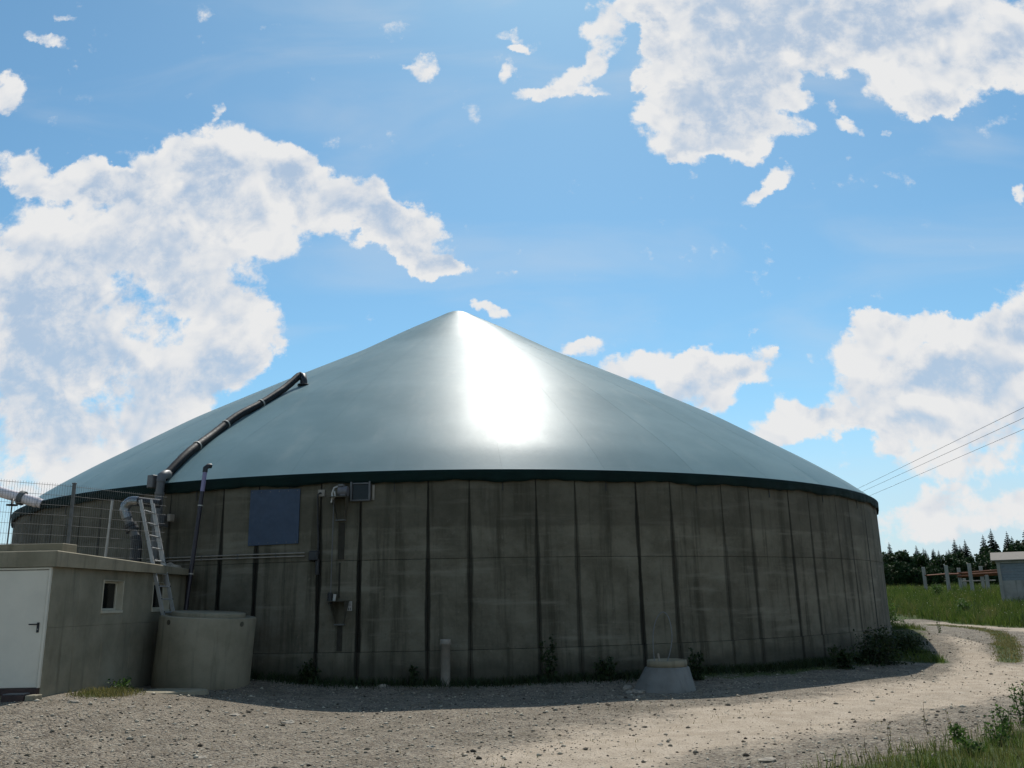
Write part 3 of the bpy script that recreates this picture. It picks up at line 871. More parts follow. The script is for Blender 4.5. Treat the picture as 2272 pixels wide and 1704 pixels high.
# webbing straps over the membrane, their ends hanging below the hem
def strap_mesh():
    mb = MB(); rs = np.linspace(0.6, 16.5, 60)
    pts = [(CX, CY - r, zroof(r) + 0.002) for r in rs]
    vs = []
    for x, y, z in pts: vs += [(x - 0.008, y, z), (x + 0.008, y, z), (x + 0.009, y + 0.003, z - 0.006), (x - 0.009, y + 0.003, z - 0.006)]
    k = len(pts)
    fs = [(4 * i + j, 4 * i + (j + 1) % 4, 4 * (i + 1) + (j + 1) % 4, 4 * (i + 1) + j) for i in range(k - 1) for j in range(4)]
    return mb.add(vs, fs)


s0 = strap_mesh().build('strap', M_ROOF, tank)
e0 = MB().box((CX - 0.011, CY - TR - 0.02, RIM - 0.49), (CX + 0.011, CY - TR - 0.008, RIM - 0.15)).build('strap_end', 'strap_end', s0)
e0.parent = s0
for k in range(40):
    a = 7.4 + 9 * k
    if k == 0: s, e = s0, e0
    else:
        s = s0.copy(); COL.objects.link(s); s.parent = tank; e = e0.copy(); COL.objects.link(e); e.parent = s
    s.rotation_euler = (0, 0, R(a))

# ------------------------------------------------------------------ things fixed to the tank
def thing(name, label, cat, loc, group=None): return tag(empty(name, loc), label, cat, group)


# gas hose lying on the roof
def roofpt(a, r, lift): return (CX + r * math.sin(R(a)), CY - r * math.cos(R(a)), zroof(r) + lift)


hose = thing('gas_hose', 'thick black gas hose running down the membrane roof', 'hose', roofpt(-23.6, 16.2, 0.1))
path = []
for k in range(41):
    t = k / 40
    r = 10.45 + (16.45 - 10.45) * t
    a = -26.6 + 3.0 * t ** 1.6 + 0.25 * math.sin(t * 9)
    lift = 0.13 + 0.22 * max(0, 1 - t / 0.14) ** 1.5 + 0.03 * math.sin(t * 17)
    path.append(roofpt(a, r, lift))
MB().tube(path, [0.115 + 0.006 * (i % 2) for i in range(41)], 12).build('hose', 'black_rubber', hose)
top = Vector(path[0]); foot = Vector(roofpt(-25.4, 10.45, -0.05))
MB().tube([top + Vector((-0.02, -0.02, -0.03)), top + Vector((0.05, 0.04, 0.03)), top + Vector((0.13, 0.03, 0.0)), foot + Vector((0, 0, 0.18)), foot], 0.12, 12).build('elbow', 'black_plastic', hose)
MB().lathe([(0.001, 0.0), (0.2, 0.0), (0.2, 0.04), (0.001, 0.04)], tuple(foot + Vector((0, 0, 0.03))), 24).build('flange', 'black_plastic', hose)
for k in (12, 22, 31):
    p = Vector(path[k]); d = (Vector(path[k + 1]) - Vector(path[k - 1])).normalized()
    MB().tube([p - d * 0.02, p + d * 0.02], 0.135, 14).build('clamp', 'rope_white', hose)

# grey drop pipe at the foot of the hose
dp = thing('drop_pipe', 'grey drop pipe with control box taking the black roof hose', 'pipe', wp(-23.0, 3.1, 0.3))
MB().tube([wp(-22.8, z, 0.28) for z in (5.02, 4.4, 3.7, 3.0)], 0.10, 14).build('pipe', 'grey_pvc', dp)
MB().tube([wp(-22.8, 4.98, 0.28), wp(-22.8, 5.12, 0.26), wp(-22.95, 5.2, 0.1), wp(-23.2, 5.22, -0.05)], 0.115, 14).build('elbow', 'grey_pvc', dp)
MB().box((-0.14, -0.42, -0.02), (0.05, -0.2, 0.30), 0.01, WF(-23.4, 4.86)).build('valve_box', 'grey_pvc', dp)
MB().tube([wp(-22.8, 4.66, 0.28), wp(-22.8, 4.72, 0.28)], 0.118, 14).build('collar', 'galvanised', dp)
MB().box((-0.2, -0.45, 0), (0.06, -0.12, 0.30), 0.01, WF(-22.3, 3.86)).build('control_box', 'grey_pvc', dp)
MB().box((0.08, -0.30, 0.12), (0.18, -0.14, 0.30), 0.01, WF(-22.0, 3.86)).build('junction', 'pale_pvc', dp)

# thin leaning pipe with a dark bend on top
vp = thing('vent_pipe', 'slim dark pipe with lilac top leaning on the tank wall', 'pipe', wp(-18.7, 0.2, 0.45))
P0 = Vector(wp(-19.0, 0.22, 0.5)); P1 = Vector(wp(-18.3, 5.16, 0.22))
MB().tube([P0, P0.lerp(P1, 0.9)], 0.05, 12).build('pipe', 'dark_pvc', vp)
MB().tube([P0.lerp(P1, 0.9), P1], 0.052, 12).build('upper_pipe', 'lilac_pvc', vp)
MB().tube([P1 + Vector((0, 0, -0.02)), P1 + Vector((0.0, 0, 0.08)), P1 + Vector((0.05, 0.06, 0.15)), P1 + Vector((0.09, 0.12, 0.15))], 0.062, 12).build('bend', 'black_plastic', vp)
for f in (0.5, 0.83):
    q = P0.lerp(P1, f); d = (P1 - P0).normalized() * 0.014
    MB().tube([q - d, q + d], 0.06, 12).build('clip', 'rope_white', vp)

# blue board
bb = thing('wall_board', 'faded blue board screwed flat to the tank wall below the hem', 'board', wp(-11.9, 3.32))
V = []; F = []
na = 8
for s_, rr in ((0, 0.035), (1, 0.005)):
    for j, z in enumerate((3.325, 4.64)):
        for i in range(na + 1):
            a = -14.15 + (4.52) * i / na; V.append(wp(a, z + (0.02 * i / na - 0.01) * (1 if j == 0 else -1), rr))
w_ = na + 1
for i in range(na):
    F += [(i, i + 1, w_ + i + 1, w_ + i), (2 * w_ + i, 3 * w_ + i, 3 * w_ + i + 1, 2 * w_ + i + 1), (i, 2 * w_ + i, 2 * w_ + i + 1, i + 1), (w_ + i, w_ + i + 1, 3 * w_ + i + 1, 3 * w_ + i)]
F += [(0, w_, 3 * w_, 2 * w_), (na, 2 * w_ + na, 3 * w_ + na, w_ + na)]
raw('board', V, F, 'blue_board', bb)
for i in range(6):
    for z in (3.37, 4.59):
        a = -13.95 + 4.1 * i / 5
        MB().tube([wp(a, z, 0.02), wp(a, z, 0.043)], 0.012, 8).build('screw', 'galvanised', bb)

# cable outlet with junction box
co_ = thing('cable_outlet', 'small square outlet with a black cable dropping to a black box', 'outlet', wp(-7.9, 2.55))
MB().box((-0.085, -0.05, -0.085), (0.085, 0.0, 0.085), 0.012, WF(-7.75, 4.50)).build('plate', 'pale_pvc', co_)
MB().tube([wp(-7.75, 4.50, 0.03), wp(-7.8, 4.50, 0.09), wp(-7.98, 4.46, 0.10), wp(-8.0, 4.2, 0.05), wp(-7.97, 3.8, 0.04), wp(-7.88, 3.4, 0.035), wp(-7.86, 3.1, 0.05)], 0.018, 8).build('cable', 'black_plastic', co_)
MB().box((-0.13, -0.14, -0.13), (0.10, 0.0, 0.09), 0.02, WF(-8.1, 3.05)).build('junction_box', 'black_plastic', co_)
MB().tube([wp(-7.85, 2.95, 0.06), wp(-7.85, 2.60, 0.06)], 0.05, 10).build('conduit', 'black_plastic', co_)


# stirrer brackets
def bracket(name, label, a, ztop, upper):
    b = thing(name, label, 'bracket', wp(a, ztop - 0.55), 'stirrer brackets on the tank wall')
    M = WF(a, ztop)
    w0, w1 = 0.20, 0.10
    for sx in (-1, 1):
        poly = [M @ Vector(p) for p in ((sx * w0, -0.34, 0.0), (sx * w0, -0.02, 0.0), (sx * w1, -0.02, -0.50), (sx * w1, -0.08, -0.50))]
        MB().prism(poly, tuple((M.to_3x3() @ Vector((0.012 * -sx, 0, 0))))).build('gusset', 'bracket', b)
    MB().box((-0.22, -0.36, 0.0), (0.22, -0.01, 0.015), 0, M).build('top_plate', 'bracket', b)
    MB().box((-0.12, -0.11, -0.53), (0.12, -0.01, -0.505), 0, M).build('foot_plate', 'galvanised', b)
    if upper:
        MB().tube([M @ Vector((-0.02, -0.2, 0.14)), M @ Vector((0.20, -0.2, 0.14))], 0.12, 16).build('winch_drum', 'motor_grey', b)
        MB().box((0.02, -0.30, 0.017), (0.17, -0.1, 0.20), 0.02, M).build('gear_box', 'motor_grey', b)
        MB().tube([M @ Vector((-0.04, -0.24, 0.26)), M @ Vector((-0.12, -0.27, 0.22)), M @ Vector((-0.16, -0.28, 0.08)), M @ Vector((-0.12, -0.28, -0.04)), M @ Vector((-0.08, -0.28, 0.02)), M @ Vector((-0.10, -0.28, 0.14)), M @ Vector((-0.15, -0.28, 0.12)), M @ Vector((-0.17, -0.28, -0.12))], 0.022, 8).build('rope', 'rope_white', b)
        MB().box((-0.02, -0.28, 0.25), (0.10, -0.14, 0.31), 0.01, M).build('ratchet', 'galvanised', b)
    else:
        MB().tube([M @ Vector((-0.2, -0.2, 0.20)), M @ Vector((-0.2, -0.2, -0.06))], 0.055, 10).build('cable_gland', 'black_plastic', b)
        MB().tube([M @ Vector((-0.08, -0.22, 0.16)), M @ Vector((-0.10, -0.22, 0.0))], 0.035, 10).build('pulley', 'rope_white', b)
        for k in range(3):
            MB().tube([M @ Vector((-0.2, -0.2, 0.02 + 0.06 * k)), M @ Vector((-0.2, -0.2, 0.045 + 0.06 * k))], 0.068, 10).build('gland_ring', 'black_plastic', b)
    return b


bracket('winch_bracket', 'steel wall bracket carrying a winch with a white rope coil', -6.0, 4.36, True)
bracket('gland_bracket', 'steel wall bracket with black cable gland beside the small white plate', -5.85, 1.98, False)
mast = thing('guide_rail', 'dark steel guide rail between the two wall brackets', 'rail', wp(-6.1, 2.2))
MB().box((-0.075, -0.022, 0), (0.075, -0.002, 0.86), 0.004, WF(-5.95, 2.93)).build('rail', 'rail_brown', mast)
MB().box((-0.06, -0.022, 0), (0.06, -0.002, 0.56), 0.004, WF(-5.88, 0.87)).build('lower_rail', 'rail_brown', mast)
MB().box((-0.03, -0.018, 0), (0.01, -0.002, 0.80), 0.003, WF(-6.0, 2.06)).build('middle_rail', 'rail_brown', mast)
MB().tube([wp(-6.5, 2.15, 0.2), wp(-6.45, 4.35, 0.22)], 0.012, 6).build('rope', 'grey_pvc', mast)
lp = thing('notice_plate', 'small white notice plate beside the lower wall bracket', 'plate', wp(-5.1, 1.76))
MB().box((-0.055, -0.012, 0.0), (0.055, -0.002, 0.21), 0.0, WF(-5.12, 1.765)).build('plate', 'rope_white', lp)
for x0, x1, z0, z1 in ((-0.035, -0.008, 0.012, 0.07), (0.010, 0.034, 0.012, 0.07), (-0.04, 0.04, 0.105, 0.118), (-0.04, 0.03, 0.135, 0.148), (-0.04, 0.04, 0.165, 0.178)):
    MB().box((x0, -0.0145, z0), (x1, -0.0125, z1), 0.0, WF(-5.12, 1.765)).build('print_mark', 'motor_grey', lp)

# sight glass
sg = thing('sight_window', 'square sight window in a pale frame just under the hem', 'window', wp(-4.4, 4.28))
M = WF(-4.4, 4.28)
MB().box((-0.20, -0.03, 0.035), (0.20, 0.0, 0.40), 0, M).build('pane', 'glass_dark', sg)
for lo, hi in (((-0.245, -0.10, 0.0), (-0.20, 0.0, 0.46)), ((0.20, -0.10, 0.0), (0.245, 0.0, 0.46)), ((-0.198, -0.08, 0.0), (0.198, 0.0, 0.035)), ((-0.198, -0.08, 0.40), (0.198, 0.0, 0.435))):
    MB().box(lo, hi, 0.006, M).build('frame_bar', 'grey_pvc', sg)
MB().box((0.275, -0.03, 0.02), (0.33, 0.0, 0.38), 0.005, M).build('hinge_strip', 'pale_pvc', sg)

# two conduits
for dz, lab in ((0.0, 'lower pale conduit of the pair running along the tank wall'), (0.075, 'upper pale conduit of the pair running along the tank wall')):
    t_ = thing('wall_conduit', lab, 'conduit', wp(-16, 3.03 + dz), 'conduits along the tank wall')
    MB().tube([wp(a, 3.03 + dz, 0.05) for a in np.linspace(-24.5, -9.0, 32)], 0.016, 8).build('tube', 'pale_pvc', t_)
    for a in (-22, -18.5, -15, -11.5):
        MB().box((-0.01, -0.075, dz + 3.03 - 0.022), (0.01, 0.0, dz + 3.03 + 0.022), 0, WF(a, 0)).build('clip', 'galvanised', t_)

# white gas pipe beyond the fence
gp = thing('gas_pipe', 'white insulated gas pipe meeting the tank rim behind the fence', 'pipe', (-14.2, 25.0, 4.9))
A = Vector((-20.5, 24.2, 6.95)); B = Vector((-13.75, 24.75, 4.93)); d = (B - A).normalized()
MB().tube([A, B], 0.15, 18).build('pipe', 'white_pipe', gp)
q = A.lerp(B, 0.93)
MB().tube([q - d * 0.06, q + d * 0.06], 0.21, 18).build('flange', 'galvanised', gp)
MB().tube([B, B + d * 0.12], 0.13, 18).build('spigot', 'white_pipe', gp)
gl = thing('lamp_cap', 'small black pipe cap sticking up behind the mesh fence', 'cap', (-14.3, 24.4, 4.5))
MB().lathe([(0.001, 0.0), (0.15, 0.0), (0.15, 0.035), (0.035, 0.05), (0.035, 0.2), (0.001, 0.2)], (-14.30, 24.4, 4.82), 18).build('cap', 'black_plastic', gl)
MB().tube([(-14.3, 24.4, 2.4), (-14.3, 24.4, 4.82)], 0.02, 8).build('stem', 'galvanised', gl)

# ------------------------------------------------------------------ service building on the left
KX = 0.035
def wx(y): return -8.20 + KX * (y - 15.5)          # x of the window wall


bld = thing('service_building', 'low concrete service building with white door, built against the tank', 'building', (-9.8, 17.5, 0.0))


def wall_piece(y0, y1, z0, z1, th=0.30, bev=0.006):
    # slab along the slightly skewed window wall
    poly = [(wx(y0), y0, z0), (wx(y1), y1, z0), (wx(y1) - th, y1, z0), (wx(y0) - th, y0, z0)]
    e = bev
    mb = MB()
    vs = [(wx(y0) - e, y0 + e * 0, z0), (wx(y0 + e), y0 + e, z0), (wx(y1 - e), y1 - e, z0), (wx(y1) - e, y1, z0), (wx(y1) - th, y1, z0), (wx(y0) - th, y0, z0)]
    return mb.prism(vs, (0, 0, z1 - z0)).build('wall_panel', 'building_concrete', bld)


ZJ = 1.62
low = [15.5, 16.42, 17.43, 18.61, 19.76, 21.25]
for a, b in zip(low[:-1], low[1:]): wall_piece(a + (0.003 if a > 15.6 else 0), b - 0.003, -0.2, ZJ - 0.004)
W1, W2, WZ0, WZ1 = (17.30, 18.17), (19.50, 20.40), 1.87, 2.48
for a, b, z0, z1 in ((15.5, 16.42, ZJ, 2.66), (16.426, W1[0], ZJ, 2.66), (W1[0], W1[1], ZJ, WZ0), (W1[0], W1[1], WZ1, 2.66), (W1[1], 18.6, ZJ, 2.66), (18.606, W2[0], ZJ, 2.66), (W2[0], W2[1], ZJ, WZ0), (W2[0], W2[1], WZ1, 2.66), (W2[1], 21.25, ZJ, 2.66)):
    wall_piece(a, b, z0, z1, bev=0.004)
for (y0, y1) in (W1, W2):
    wd = empty('window', ((wx(y0) + wx(y1)) / 2, (y0 + y1) / 2, WZ0)); wd.parent = bld
    wd.location = Vector(wd.location) - Vector(ORG[bld.name])
    xw = wx((y0 + y1) / 2)
    def bx(nm, lo, hi, m, bev=0.004): return MB().box(lo, hi, bev).build(nm, m, wd)
    bx('reveal', (xw - 0.13, y1 - 0.018, WZ0 + 0.02), (xw + 0.012, y1 - 0.002, WZ1 - 0.002), 'window_white')
    bx('reveal', (xw - 0.13, y0 + 0.002, WZ0 + 0.02), (xw - 0.004, y0 + 0.018, WZ1 - 0.002), 'window_white')
    bx('reveal', (xw - 0.13, y0 + 0.02, WZ1 - 0.020), (xw - 0.004, y1 - 0.02, WZ1 - 0.002), 'window_white')
    bx('sill', (xw - 0.14, y0 - 0.01, WZ0 - 0.035), (xw + 0.022, y1 + 0.015, WZ0 + 0.018), 'window_white')
    for lo, hi in (((xw - 0.17, y0 + 0.02, WZ0 + 0.02), (xw - 0.12, y0 + 0.065, WZ1 - 0.022)), ((xw - 0.17, y1 - 0.065, WZ0 + 0.02), (xw - 0.12, y1 - 0.02, WZ1 - 0.022)),
                   ((xw - 0.17, y0 + 0.067, WZ0 + 0.02), (xw - 0.12, y1 - 0.067, WZ0 + 0.06)), ((xw - 0.17, y0 + 0.067, WZ1 - 0.06), (xw - 0.12, y1 - 0.067, WZ1 - 0.022))):
        bx('frame', lo, hi, 'window_white')
    bx('pane', (xw - 0.165, y0 + 0.06, WZ0 + 0.05), (xw - 0.148, y1 - 0.06, WZ1 - 0.05), 'glass_dark', 0)
# door wall facing the yard
DX0, DX1, DZ0, DZ1 = -9.26, -8.245, 0.636, 2.62
MB().box((-14.5, 15.5, -0.2), (DX0 - 0.05, 15.8, 2.66), 0.004).build('wall_panel', 'building_concrete', bld)
MB().box((DX0 - 0.05, 15.503, -0.2), (wx(15.5) - 0.302, 15.797, 0.52), 0.004).build('wall_panel', 'building_concrete', bld)
MB().box((DX0 - 0.06, 15.40, 0.522), (DX1 + 0.02, 15.60, 0.628), 0.006).build('threshold_beam', 'beam_wood', bld)
for lo, hi in (((DX0 - 0.045, 15.44, 0.63), (DX0, 15.62, 2.655)), ((DX1 - 0.004, 15.44, 0.63), (DX1 + 0.034, 15.498, 2.655)), ((DX0 + 0.002, 15.44, DZ1), (DX1 - 0.006, 15.62, 2.655))):
    MB().box(lo, hi, 0.004).build('door_frame', 'white_paint', bld)
door = MB().box((DX0 + 0.006, 15.455, DZ0), (DX1 - 0.012, 15.50, DZ1 - 0.012), 0.005).build('door', 'white_paint', bld)
MB().box((-8.362, 15.44, 1.545), (-8.318, 15.456, 1.715), 0.006).build('handle_plate', 'black_plastic', door)
MB().tube([(-8.34, 15.45, 1.685), (-8.34, 15.405, 1.685), (-8.355, 15.395, 1.685), (-8.475, 15.395, 1.685)], 0.011, 8).build('handle', 'black_plastic', door)
MB().tube([(-8.34, 15.445, 1.60), (-8.34, 15.435, 1.60)], 0.011, 8).build('lock', 'steel', door)
for z in (0.85, 2.4): MB().tube([(DX0 + 0.01, 15.448, z - 0.06), (DX0 + 0.01, 15.448, z + 0.06)], 0.012, 8).build('hinge', 'galvanised', door)
# roof slab with a fall towards the tank
poly = [(-14.5, 15.40), (-8.11, 15.40), (-7.80, 21.24), (-9.2, 21.75), (-10.5, 22.45), (-14.5, 25.2)]
V = [(x, y, 2.664) for x, y in poly] + [(x, y, 2.93 - 0.024 * (y - 15.4)) for x, y in poly]
V += [(x * 1 + (0.02 if k in (0, 5) else -0.02), y + (0.02 if k < 2 else -0.02), 2.945 - 0.024 * (y - 15.4)) for k, (x, y) in enumerate(poly)]
n = len(poly)
F = [tuple(range(n - 1, -1, -1))] + [(i, (i + 1) % n, n + (i + 1) % n, n + i) for i in range(n)] + [(n + i, n + (i + 1) % n, 2 * n + (i + 1) % n, 2 * n + i) for i in range(n)] + [tuple(range(2 * n, 3 * n))]
raw('roof_slab', V, F, 'slab_concrete', bld)
MB().box((-14.4, 16.2, 2.93), (-8.45, 16.75, 3.13), 0.012).build('roof_kerb', 'slab_concrete', bld)

# loose rubble stone on the roof edge and other single stones
def stone(c, r, label, group=None, squash=0.6, m='stone'):
    n = 90
    import bmesh
    bm = bmesh.new(); bmesh.ops.create_icosphere(bm, subdivisions=2, radius=1.0)
    ph = [random.uniform(0, 6.28) for _ in range(6)]
    for v in bm.verts:
        p = v.co
        k = 1 + 0.22 * math.sin(3.1 * p.x + ph[0]) * math.sin(2.7 * p.y + ph[1]) + 0.16 * math.sin(4.3 * p.z + ph[2] + 2 * p.x) + random.uniform(-0.06, 0.06)
        v.co = Vector((p.x * k * r * 1.25, p.y * k * r, max(-0.35, p.z) * k * r * squash))
    me = bpy.data.meshes.new('loose_stone'); bm.to_mesh(me); bm.free(); me.materials.append(MATS[m])
    o = bpy.data.objects.new('loose_stone', me); COL.objects.link(o); o.location = c; o.rotation_euler = (0, 0, random.uniform(0, 6.28)); ORG[o.name] = tuple(c)
    return tag(o, label, 'stone', group)


stone((-8.28, 20.95, 2.82), 0.21, 'rubble lump left on the roof edge beside the tank wall', squash=0.7)

# ------------------------------------------------------------------ mesh fence on the roof
fence = thing('mesh_fence', 'galvanised wire mesh fence standing on the service building roof', 'fence', (-9.1, 17.65, 2.9))
MB().box((-9.13, 17.62, 2.86), (-9.07, 17.68, 4.44), 0.006).build('post', 'galvanised', fence)
MB().box((-9.137, 17.613, 4.442), (-9.063, 17.687, 4.462), 0.004).build('post_cap', 'grey_pvc', fence)
MB().box((-10.95, 15.53, 2.90), (-10.89, 15.59, 4.44), 0.006).build('post', 'galvanised', fence)
for (x0, y0), (x1, y1) in (((-10.9, 15.52), (-9.1, 17.60)), ((-9.1, 17.60), (-8.0, 19.72))):
    mb = MB(); L = math.hypot(x1 - x0, y1 - y0); k = int(L / 0.05)
    for i in range(1, k):
        f = i / k; x, y = x0 + (x1 - x0) * f, y0 + (y1 - y0) * f
        mb.tube([(x, y, 2.96), (x, y, 4.42)], 0.0026, 4, caps=False)
    for j in range(8):
        z = 2.98 + 0.2 * j
        for off in (-0.004, 0.004):
            mb.tube([(x0 + off, y0 - off, z), (x1 + off, y1 - off, z)], 0.003, 4, caps=False)
    kind(mb.build('wire_mesh', 'galvanised', fence, recalc=False), 'stuff')

# steel and black vent pipe on the roof
fl = thing('flue_pipe', 'bent steel vent pipe with black coupling on the building roof', 'pipe', (-8.86, 20.3, 2.83))
MB().tube([(-8.84, 20.3, 2.80), (-8.87, 20.3, 3.45), (-8.90, 20.3, 3.56)], 0.125, 16).build('lower_pipe', 'black_plastic', fl)
MB().tube([(-8.90, 20.3, 3.54), (-9.04, 20.3, 3.80), (-9.15, 20.3, 4.02)], 0.098, 16).build('middle_pipe', 'grey_pvc', fl)
d = Vector((-0.5, 0, 0.86)) * 0.045
for s_ in (-1, 1):
    q = Vector((-9.02, 20.3, 3.76)) + d * s_
    MB().tube([q - d * 0.8, q + d * 0.8], 0.155, 16).build('coupling', 'black_plastic', fl)
arc = [Vector((-9.13, 20.3, 3.98)), Vector((-9.19, 20.3, 4.12))] + [Vector((-9.02 - 0.19 * math.cos(t), 20.3, 4.19 + 0.19 * math.sin(t))) for t in np.linspace(0, math.pi * 0.55, 7)] + [Vector((-8.9, 20.3, 4.37))]
MB().tube(arc, 0.118, 18).build('elbow', 'steel', fl)
MB().tube([Vector((-8.9, 20.3, 4.37)), Vector((-8.66, 20.32, 4.34)), Vector((-8.4, 20.34, 4.31))], 0.105, 16).build('outlet', 'black_plastic', fl)
rod = thing('white_rod', 'thin white upright rod on the building roof behind the fence', 'rod', (-9.52, 20.25, 2.8))
MB().tube([(-9.55, 20.25, 2.8), (-9.50, 20.25, 4.42)], 0.028, 10).build('rod', 'rope_white', rod)
MB().box((-9.60, 20.2, 2.79), (-9.50, 20.3, 2.84), 0.006).build('foot', 'black_plastic', rod)
cap = MB().tube([(-9.501, 20.25, 4.40), (-9.50, 20.25, 4.43)], 0.034, 10).build('cap', 'grey_pvc', rod)

# ------------------------------------------------------------------ concrete well ring with cover
RC = Vector((-6.90, 19.62, 0.0)); RC.z = float(gh(RC.x, RC.y)) - 0.09
Mr = Matrix.Translation(RC) @ Matrix.Rotation(R(3.4), 4, 'Y') @ Matrix.Rotation(R(1.2), 4, 'X')
ring = thing('well_ring', 'big upright concrete well ring with a cover disc, tilted beside the building', 'ring', tuple(RC))
MB().lathe([(0.88, 0.0), (1.0, 0.0), (1.015, 0.02), (1.015, 1.50), (1.0, 1.52), (0.88, 1.52), (0.88, 0.0)], (0, 0, 0), 72, True, Mr).build('ring', 'ring_concrete', ring)
MB().lathe([(0.001, 1.50), (0.95, 1.50)], (0, 0, 0), 48, False, Mr).build('lid', 'ring_concrete', ring)
MB().lathe([(0.78, 1.502), (0.78, 1.59), (0.765, 1.605), (0.001, 1.605)], (0, 0, 0), 56, True, Mr).build('cover', 'slab_concrete', ring)
for ang in (-122, -28):
    a = R(ang)
    c = Mr @ Vector((1.007 * math.cos(a), 1.007 * math.sin(a), 1.40)); o = Mr @ Vector((1.019 * math.cos(a), 1.019 * math.sin(a), 1.40))
    MB().tube([c, o], 0.055, 12).build('lifting_hole', 'bracket', ring)

# ------------------------------------------------------------------ ladder on the ring against the slab
lad = thing('ladder', 'aluminium ladder leaning from the well ring against the roof slab', 'ladder', (-7.62, 19.4, 1.6))
bL, tL = Vector((-7.64, 19.22, 1.62)), Vector((-8.47, 19.40, 4.30))
bR, tR = Vector((-7.58, 19.66, 1.62)), Vector((-8.40, 19.93, 4.26))
def rail(b, t, w=0.035, h=0.07):
    d = (t - b).normalized(); s_ = (bR - bL).normalized(); n_ = d.cross(s_).normalized(); s_ = n_.cross(d).normalized()
    poly = [b + s_ * w / 2 + n_ * h / 2, b - s_ * w / 2 + n_ * h / 2, b - s_ * w / 2 - n_ * h / 2, b + s_ * w / 2 - n_ * h / 2]
    return MB().prism(poly, tuple(t - b))
rail(bL, tL).build('side_rail', 'aluminium', lad); rail(bR, tR).build('side_rail', 'aluminium', lad)
for k in range(9):
    f = 0.075 + k * 0.105
    MB().tube([bL.lerp(tL, f), bR.lerp(tR, f)], 0.017, 8).build('rung', 'aluminium', lad)
    for q in (bL.lerp(tL, f), bR.lerp(tR, f)):
        MB().tube([q + Vector((0.045, -0.012, 0.01)), q + Vector((0.052, -0.014, 0.012))], 0.014, 8).build('rivet', 'black_plastic', lad)
# shorter second section folded behind it
o2 = Vector((-0.10, 0.10, 0.02))
rail(bR.lerp(tR, 0.3) + o2, tR + o2 + Vector((0.0, 0.02, 0.10)), 0.025, 0.05).build('rear_rail', 'aluminium', lad)

# ------------------------------------------------------------------ small things in the yard
sb = thing('step_block', 'dark step block lying below the white door', 'block', (-8.35, 15.2, float(gh(-8.35, 15.2))))
g0 = float(gh(-8.35, 15.15))
MB().box((-8.60, 15.02, g0 - 0.03), (-8.22, 15.24, g0 + 0.10), 0.015).build('block', 'beam_wood', sb)
MB().box((-8.215, 15.04, g0 - 0.03), (-8.03, 15.26, g0 + 0.09), 0.012).build('end_block', 'ring_concrete', sb)
MB().box((-8.58, 15.03, g0 + 0.101), (-8.23, 15.23, g0 + 0.118), 0.004).build('top_board', 'grey_pvc', sb)

pipe_base = wp(2.65, 0.02, 0.28)
st = thing('standpipe', 'pale plastic standpipe stub in front of the tank wall', 'pipe', pipe_base)
MB().lathe([(0.108, -0.05), (0.108, 0.95), (0.122, 0.955), (0.122, 1.07), (0.115, 1.08), (0.095, 1.08), (0.095, 0.9)], pipe_base, 24).build('pipe', 'pale_pvc', st)
MB().lathe([(0.1221, 0.985), (0.127, 0.99), (0.127, 1.005), (0.1221, 1.01)], pipe_base, 24).build('socket_bead', 'pale_pvc', st)
MB().lathe([(0.0, 1.02), (0.1, 1.02)], pipe_base, 20).build('plug', 'joint_dark', st)

mh = thing('manhole', 'conical concrete manhole neck with ring and steel hoop beside the track', 'manhole', (3.25, 19.45, 0.0))
c0 = (3.22, 19.45); zb = float(gh(*c0)) - 0.08
V = []; n = 48; levels = [(0.70, 0.0, -0.10), (0.66, 0.10, -0.08), (0.475, 0.55, 0.0), (0.455, 0.565, 0.0), (0.40, 0.565, 0.0)]
for r, z, off in levels:
    for j in range(n):
        a = 2 * math.pi * j / n; V.append((c0[0] + off + r * math.cos(a), c0[1] + r * math.sin(a), zb + z))
F = [(i * n + j, i * n + (j + 1) % n, (i + 1) * n + (j + 1) % n, (i + 1) * n + j) for i in range(len(levels) - 1) for j in range(n)]
raw('neck', V, F, 'cone_concrete', mh, smooth=True).data
MB().lathe([(0.40, 0.566), (0.435, 0.566), (0.425, 0.70), (0.41, 0.705), (0.395, 0.70), (0.395, 0.66), (0.001, 0.66)], (c0[0], c0[1], zb), 48).build('ring', 'ring_concrete', mh)
hp = [(-0.26, 0.0, 0.68), (-0.27, 0.02, 0.95), (-0.24, 0.05, 1.30), (-0.14, 0.08, 1.58), (0.0, 0.1, 1.70), (0.11, 0.1, 1.60), (0.16, 0.08, 1.35), (0.15, 0.05, 1.08), (0.09, 0.02, 0.86), (0.02, 0.0, 0.68)]
pts = [Vector((c0[0] + x, c0[1] + y, zb + z)) for x, y, z in hp]
fin = []
for i in range(len(pts) - 1):
    p0, p1, p2, p3 = pts[max(i - 1, 0)], pts[i], pts[i + 1], pts[min(i + 2, len(pts) - 1)]
    for t in (0, 0.25, 0.5, 0.75):
        fin.append(0.5 * ((2 * p1) + (p2 - p0) * t + (2 * p0 - 5 * p1 + 4 * p2 - p3) * t * t + (3 * p1 - p0 - 3 * p2 + p3) * t ** 3))
MB().tube(fin + [pts[-1]], 0.010, 8).build('hoop', 'hoop_steel', mh)
MB().tube([Vector((c0[0] - 0.17, c0[1] - 0.1, zb + 0.66)), Vector((c0[0] - 0.19, c0[1] - 0.1, zb + 0.84))], 0.02, 8).build('peg', 'pale_pvc', mh)

